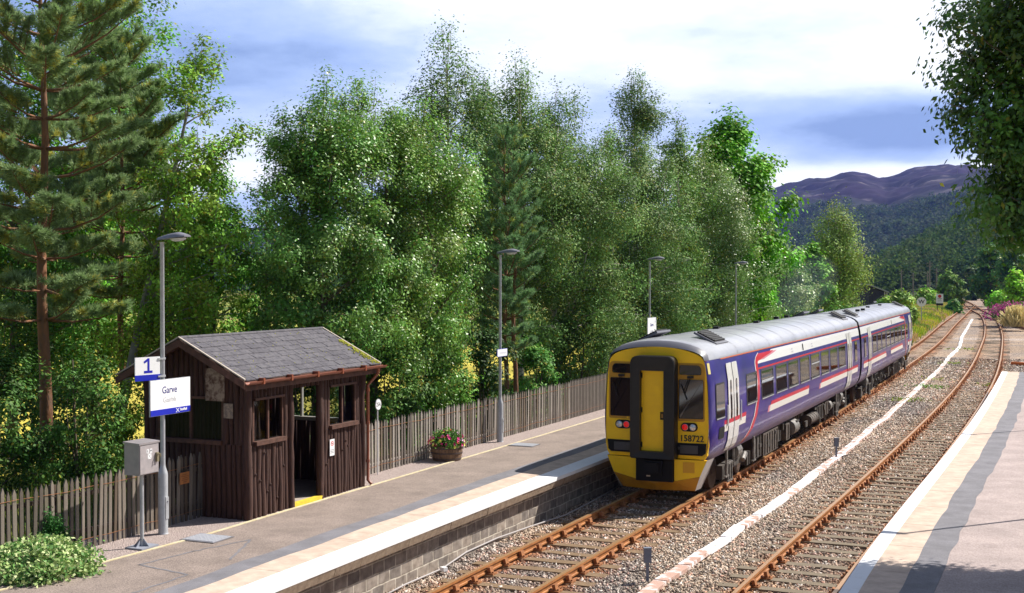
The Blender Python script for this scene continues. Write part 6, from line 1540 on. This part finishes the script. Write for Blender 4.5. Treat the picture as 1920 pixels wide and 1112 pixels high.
for i in range(9):
    s = 24 + i * 10.5; x, y = C2.at(s, 15.5 + (i % 3) * .8); Y = y; px = 960 + CAM_F * x / y; zt = 5.0 + (i % 4) * .8
    broadleaf(px, Y, 521 - (zt - CAM_H) / Y * CAM_F, 521 - (1.4 - CAM_H) / Y * CAM_F, 2.6 / Y * CAM_F, 4200, leaf=.11, col=(.08, .17, .03), kind='dome', label='%s leafy bush on the bank behind the right hand platform' % ('first', 'second', 'third', 'fourth', 'fifth', 'sixth', 'seventh', 'eighth', 'ninth')[i], seed=130 + i, limbs=26, tr=.07, name='bank_bush', cat='bush', group='bushes on the bank behind the right platform', cl=.34, twigs=5, pad=0)
# weeds on the ballast
W2 = 'small weeds in the ballast'
for i, (px, py, n, lb) in enumerate(((1697, 751, 90, 'yellow green weed on the ballast beside the trough lids'), (1740, 725, 130, 'larger green weed patch between the trough lids and second track'), (1750, 712, 60, 'weed on the ballast just beyond the larger green patch'), (1862, 722, 80, 'weed growing at the end of the right platform edge'), (1712, 750, 50, 'tiny green weed right of the yellow green one'), (1780, 681, 70, 'yellowish weed patch on the far ballast'), (1806, 655, 60, 'orange yellow weed tuft on the far ballast'))):
    x, y = unproj(px, py, -.15); rg = np.random.default_rng(200 + i); r = empty('weed', (x, y, -.18), 0, lb, 'weed', W2); n = int(n * .8)
    C = rg.normal(size=(n, 3)) * np.array([.34, .40, .03]) * (y / 50); C[:, 2] = np.abs(C[:, 2]) + .03; V, F, _ = leaf_quads(C, .05 * y / 50, .03 * y / 50, None, rg, .6); np_mesh('leaves', V, F, m_leaf, r, col=np.array([.25, .32, .03] if i not in (1, 4) else [.13, .27, .03])[None] * (.7 + .6 * rg.random((n, 1))))
# signs
x = pix(1728, 140); zg = gz(x, 140.0)
ws = empty('whistle_board', (x, 140, zg), -.35, 'round white board with a dark letter W on a post in the grass', 'sign')
zc = pix(0, 140, 566)[1] - zg
MB().lathe([(.045, 0), (.045, zc)], n=8).build('post', m_galvd, ws)
dd = disc(MB(), .52, 0, zc); dd.v = [(y_, -.06 + x_, z_) for x_, y_, z_ in dd.v]; dob = dd.build('disc', m_signw, ws)
text_mesh('lettering', 'W', .62, m_inkblack, dob, (0, -.07, zc), (pi / 2, 0, 0), weight=.012)
x = pix(1762, 170); zg = gz(x, 170.0); st_ = empty('stop_board', (x, 170, zg), -.35, 'rectangular white stop board with a red disc near the junction', 'sign')
zt, zb = pix(0, 170, 551)[1] - zg, pix(0, 170, 568.5)[1] - zg; q = MB(); q.box((0, 0, (zt + zb) / 2), (.92, .05, zt - zb)); pb = q.build('panel', m_signw, st_)
q = MB(); q.box((-.3, .04, zb * .5), (.08, .06, zb)); q.box((.3, .04, zb * .5), (.08, .06, zb)); q.box((0, .0, zb - .16), (.9, .05, .28)); q.build('posts_and_base', m_blk2, st_)
dr_ = disc(MB(), .22, 0, zt - .32); dr_.v = [(y_, -.036 + x_ * .5, z_) for x_, y_, z_ in dr_.v]; dr_.build('red_disc', mat('sign_red', (.55, .01, .02), rough=.5), pb)
text_mesh('lettering', 'STOP', .22, m_inkblack, pb, (0, -.032, zt - .68), (pi / 2, 0, 0), weight=.006)
q = MB(); q.box((0, -.028, zt - .88), (.5, .004, .05)); q.box((0, -.028, zt - .98), (.6, .004, .05)); q.build('small_print', mat('grey_small_print', (.4, .4, .42)), pb)
# telegraph poles
m_pole = mat('weathered_pole', (.28, .24, .21), rough=.9, col2=(.16, .13, .11), scale=2)
TP = [(1690, 505, 556, 300), (1712, 512, 557, 290), (1739, 508, 553, 285), (1743, 489, 553, 260), (1756, 502, 549, 300), (1890, 505, 541, 230)]
tops = []
for i, (px, yt, yb, Y) in enumerate(TP):
    x, zt = pix(px, Y, yt); zb = min(pix(px, Y, yb)[1], gz(x, Y)); lb = ('leftmost', 'second from left', 'third from left', 'tallest', 'fifth from left', 'lone right hand')[i] + ' wooden telegraph pole before the wooded hill'
    r = empty('telegraph_pole', (x, Y, zb), 0, lb, 'telegraph pole', 'telegraph poles in the valley'); MB().lathe([(.17, 0), (.12, zt - zb), (0, zt - zb)], n=8).build('pole', m_pole, r)
    q = MB(); q.box((0, 0, zt - zb - .5), (1.3, .1, .12)); q.box((0, 0, zt - zb - 1.1), (1.1, .1, .12)); q.build('crossarm', m_pole, r); tops.append((x, Y, zt - .5))
wr = MB()
for a, b_ in ((0, 1), (1, 3), (3, 4), (4, 5)):
    A, B = np.array(tops[a]), np.array(tops[b_]); wr.tube([tuple(A + (B - A) * t - np.array([0, 0, 1.2 * t * (1 - t) * 2])) for t in np.linspace(0, 1, 7)], .03, 4)
tag(wr.build('telegraph_wires', m_blk2), 'thin sagging wires strung between the telegraph poles', 'wires')
# dark shed and a far house
x, zt = pix(1648, 150, 531); zg = gz(x, 150.0)
shd = empty('far_shed', (x, 150, zg), .25, 'dark timber shed with a pale monopitch roof left of the far bushes', 'shed'); hz = zt - zg
q = MB(); q.prism([(-1.3, 0), (1.05, 0), (1.05, hz - 1.1), (-1.3, hz - .25)], lambda x_, z_: (x_, 0, z_), lambda x_, z_: (x_, 5, z_)); q.build('walls', mat('black_timber', (.02, .02, .035), rough=.8, col2=(.045, .04, .06), scale=3, stretch=(6, 6, .5)), shd)
q = MB(); q.prism([(-1.5, hz - .2), (1.25, hz - 1.15), (1.25, hz - 1.02), (-1.5, hz - .07)], lambda x_, z_: (x_, -.25, z_), lambda x_, z_: (x_, 5.3, z_)); q.build('roof', mat('pale_sheet_roof', (.34, .36, .40), rough=.5), shd)
q = MB(); q.box((.75, -.03, (hz - 1.0) / 2), (.14, .06, hz - 1.0)); q.box((1.05, -.03, (hz - 1.0) / 2), (.14, .06, hz - 1.05)); q.build('pale_boards', mat('pale_trim', (.45, .42, .44)), shd)
x, zt = pix(1806, 330, 528); zg = gz(x, 330.0); ho_ = empty('far_house', (x, 330, zg), .2, 'small slate roofed house half hidden by trees beyond the junction', 'house'); hz = zt - zg
MB().box((0, 3, (hz - 1.6) / 2), (4.4, 6, hz - 1.6)).build('walls', mat('grey_render', (.28, .28, .30)), ho_)
q = MB(); q.prism([(-2.5, hz - 1.7), (2.5, hz - 1.7), (0, hz)], lambda x_, z_: (x_, -.3, z_), lambda x_, z_: (x_, 6.3, z_)); q.build('roof', mat('blue_slate', (.16, .18, .26), rough=.5), ho_)
MB().box((0, -.03, (hz - 1.6) * .55), (1.0, .08, 1.1)).build('window', m_dglass, ho_)
# bits near the platform end
x, y = unproj(1914, 683, -.1); q = MB(); q.box((0, 0, .12), (.16, 3.4, .2)); o = q.build('orange_channel', mat('rust_orange_paint', (.62, .16, .03), rough=.6)); o.location = (x + .55, y - .9, -.2); o.rotation_euler = (0, 0, .55); tag(o, 'orange steel channel lying beyond the end of the right platform', 'channel')
x, zt = pix(1887, 139, 568); q = MB(); q.box((0, 0, .9), (.8, .6, 1.8)); q.box((0, 0, 1.85), (1.0, .8, .16)); q.box((0, -.31, 1.1), (.5, .04, .6)); o = q.build('relay_cabinet', m_blk2); o.location = (x, 139, gz(x, 139.0) - .3); tag(o, 'black lineside cabinet standing between the pink flowers', 'cabinet')
# lamp posts on the right hand platform, just out of frame; their shadows cross it
for i, (tx, ty, tz) in enumerate(((1690, 1001, ZP2), (1822, 815, ZP2))):
    x, y = unproj(tx, ty, tz); k = 5.1 / math.tan(SUN_EL); x += k * sin(SUN_AZ); y += k * cos(SUN_AZ); l2, s2 = C2.lat([x], [y])
    lamp(float(s2[0]), float(l2[0]) , ZP2, 5.02, ('lamp post on the right hand platform casting the nearest thin shadow', 'lamp post on the right hand platform casting the farther thin shadow')[i], C=C2, rot=pi)
sm = bpy.data.materials.new('exhaust_smoke'); sm.use_nodes = True; t = sm.node_tree; t.nodes.clear(); o_ = t.nodes.new('ShaderNodeOutputMaterial'); v_ = t.nodes.new('ShaderNodeVolumePrincipled')
v_.inputs['Color'].default_value = (.62, .74, 1.0, 1); v_.inputs['Density'].default_value = .02; t.links.new(v_.outputs[0], o_.inputs['Volume'])
q = MB(); x0, zz0 = pix(1512, 60, 545)
q.tube([(x0 + .6 * i - 1.2, 60 + .9 * i, zz0 - .9 + .36 * i + .1 * sin(i * 2)) for i in range(7)], [.35, .8, 1.15, 1.35, 1.3, 1.0, .3], 12); tag(q.build('exhaust_smoke', sm, smooth=True), kind='stuff')
# ---------------------------------------------------------------- air
hb = MB().box((900, 1850, 128), (3000, 3760, 262)).build('haze', None or mat('unused_haze_surface', (.5, .6, .9)))
hm = bpy.data.materials.new('hazy_air'); hm.use_nodes = True; t = hm.node_tree; t.nodes.clear(); o_ = t.nodes.new('ShaderNodeOutputMaterial'); v_ = t.nodes.new('ShaderNodeVolumePrincipled')
v_.inputs['Color'].default_value = (.22, .32, 1.0, 1); v_.inputs['Density'].default_value = HAZE; v_.inputs['Anisotropy'].default_value = .2
t.links.new(v_.outputs[0], o_.inputs['Volume']); hb.data.materials.clear(); hb.data.materials.append(hm); tag(hb, kind='stuff')
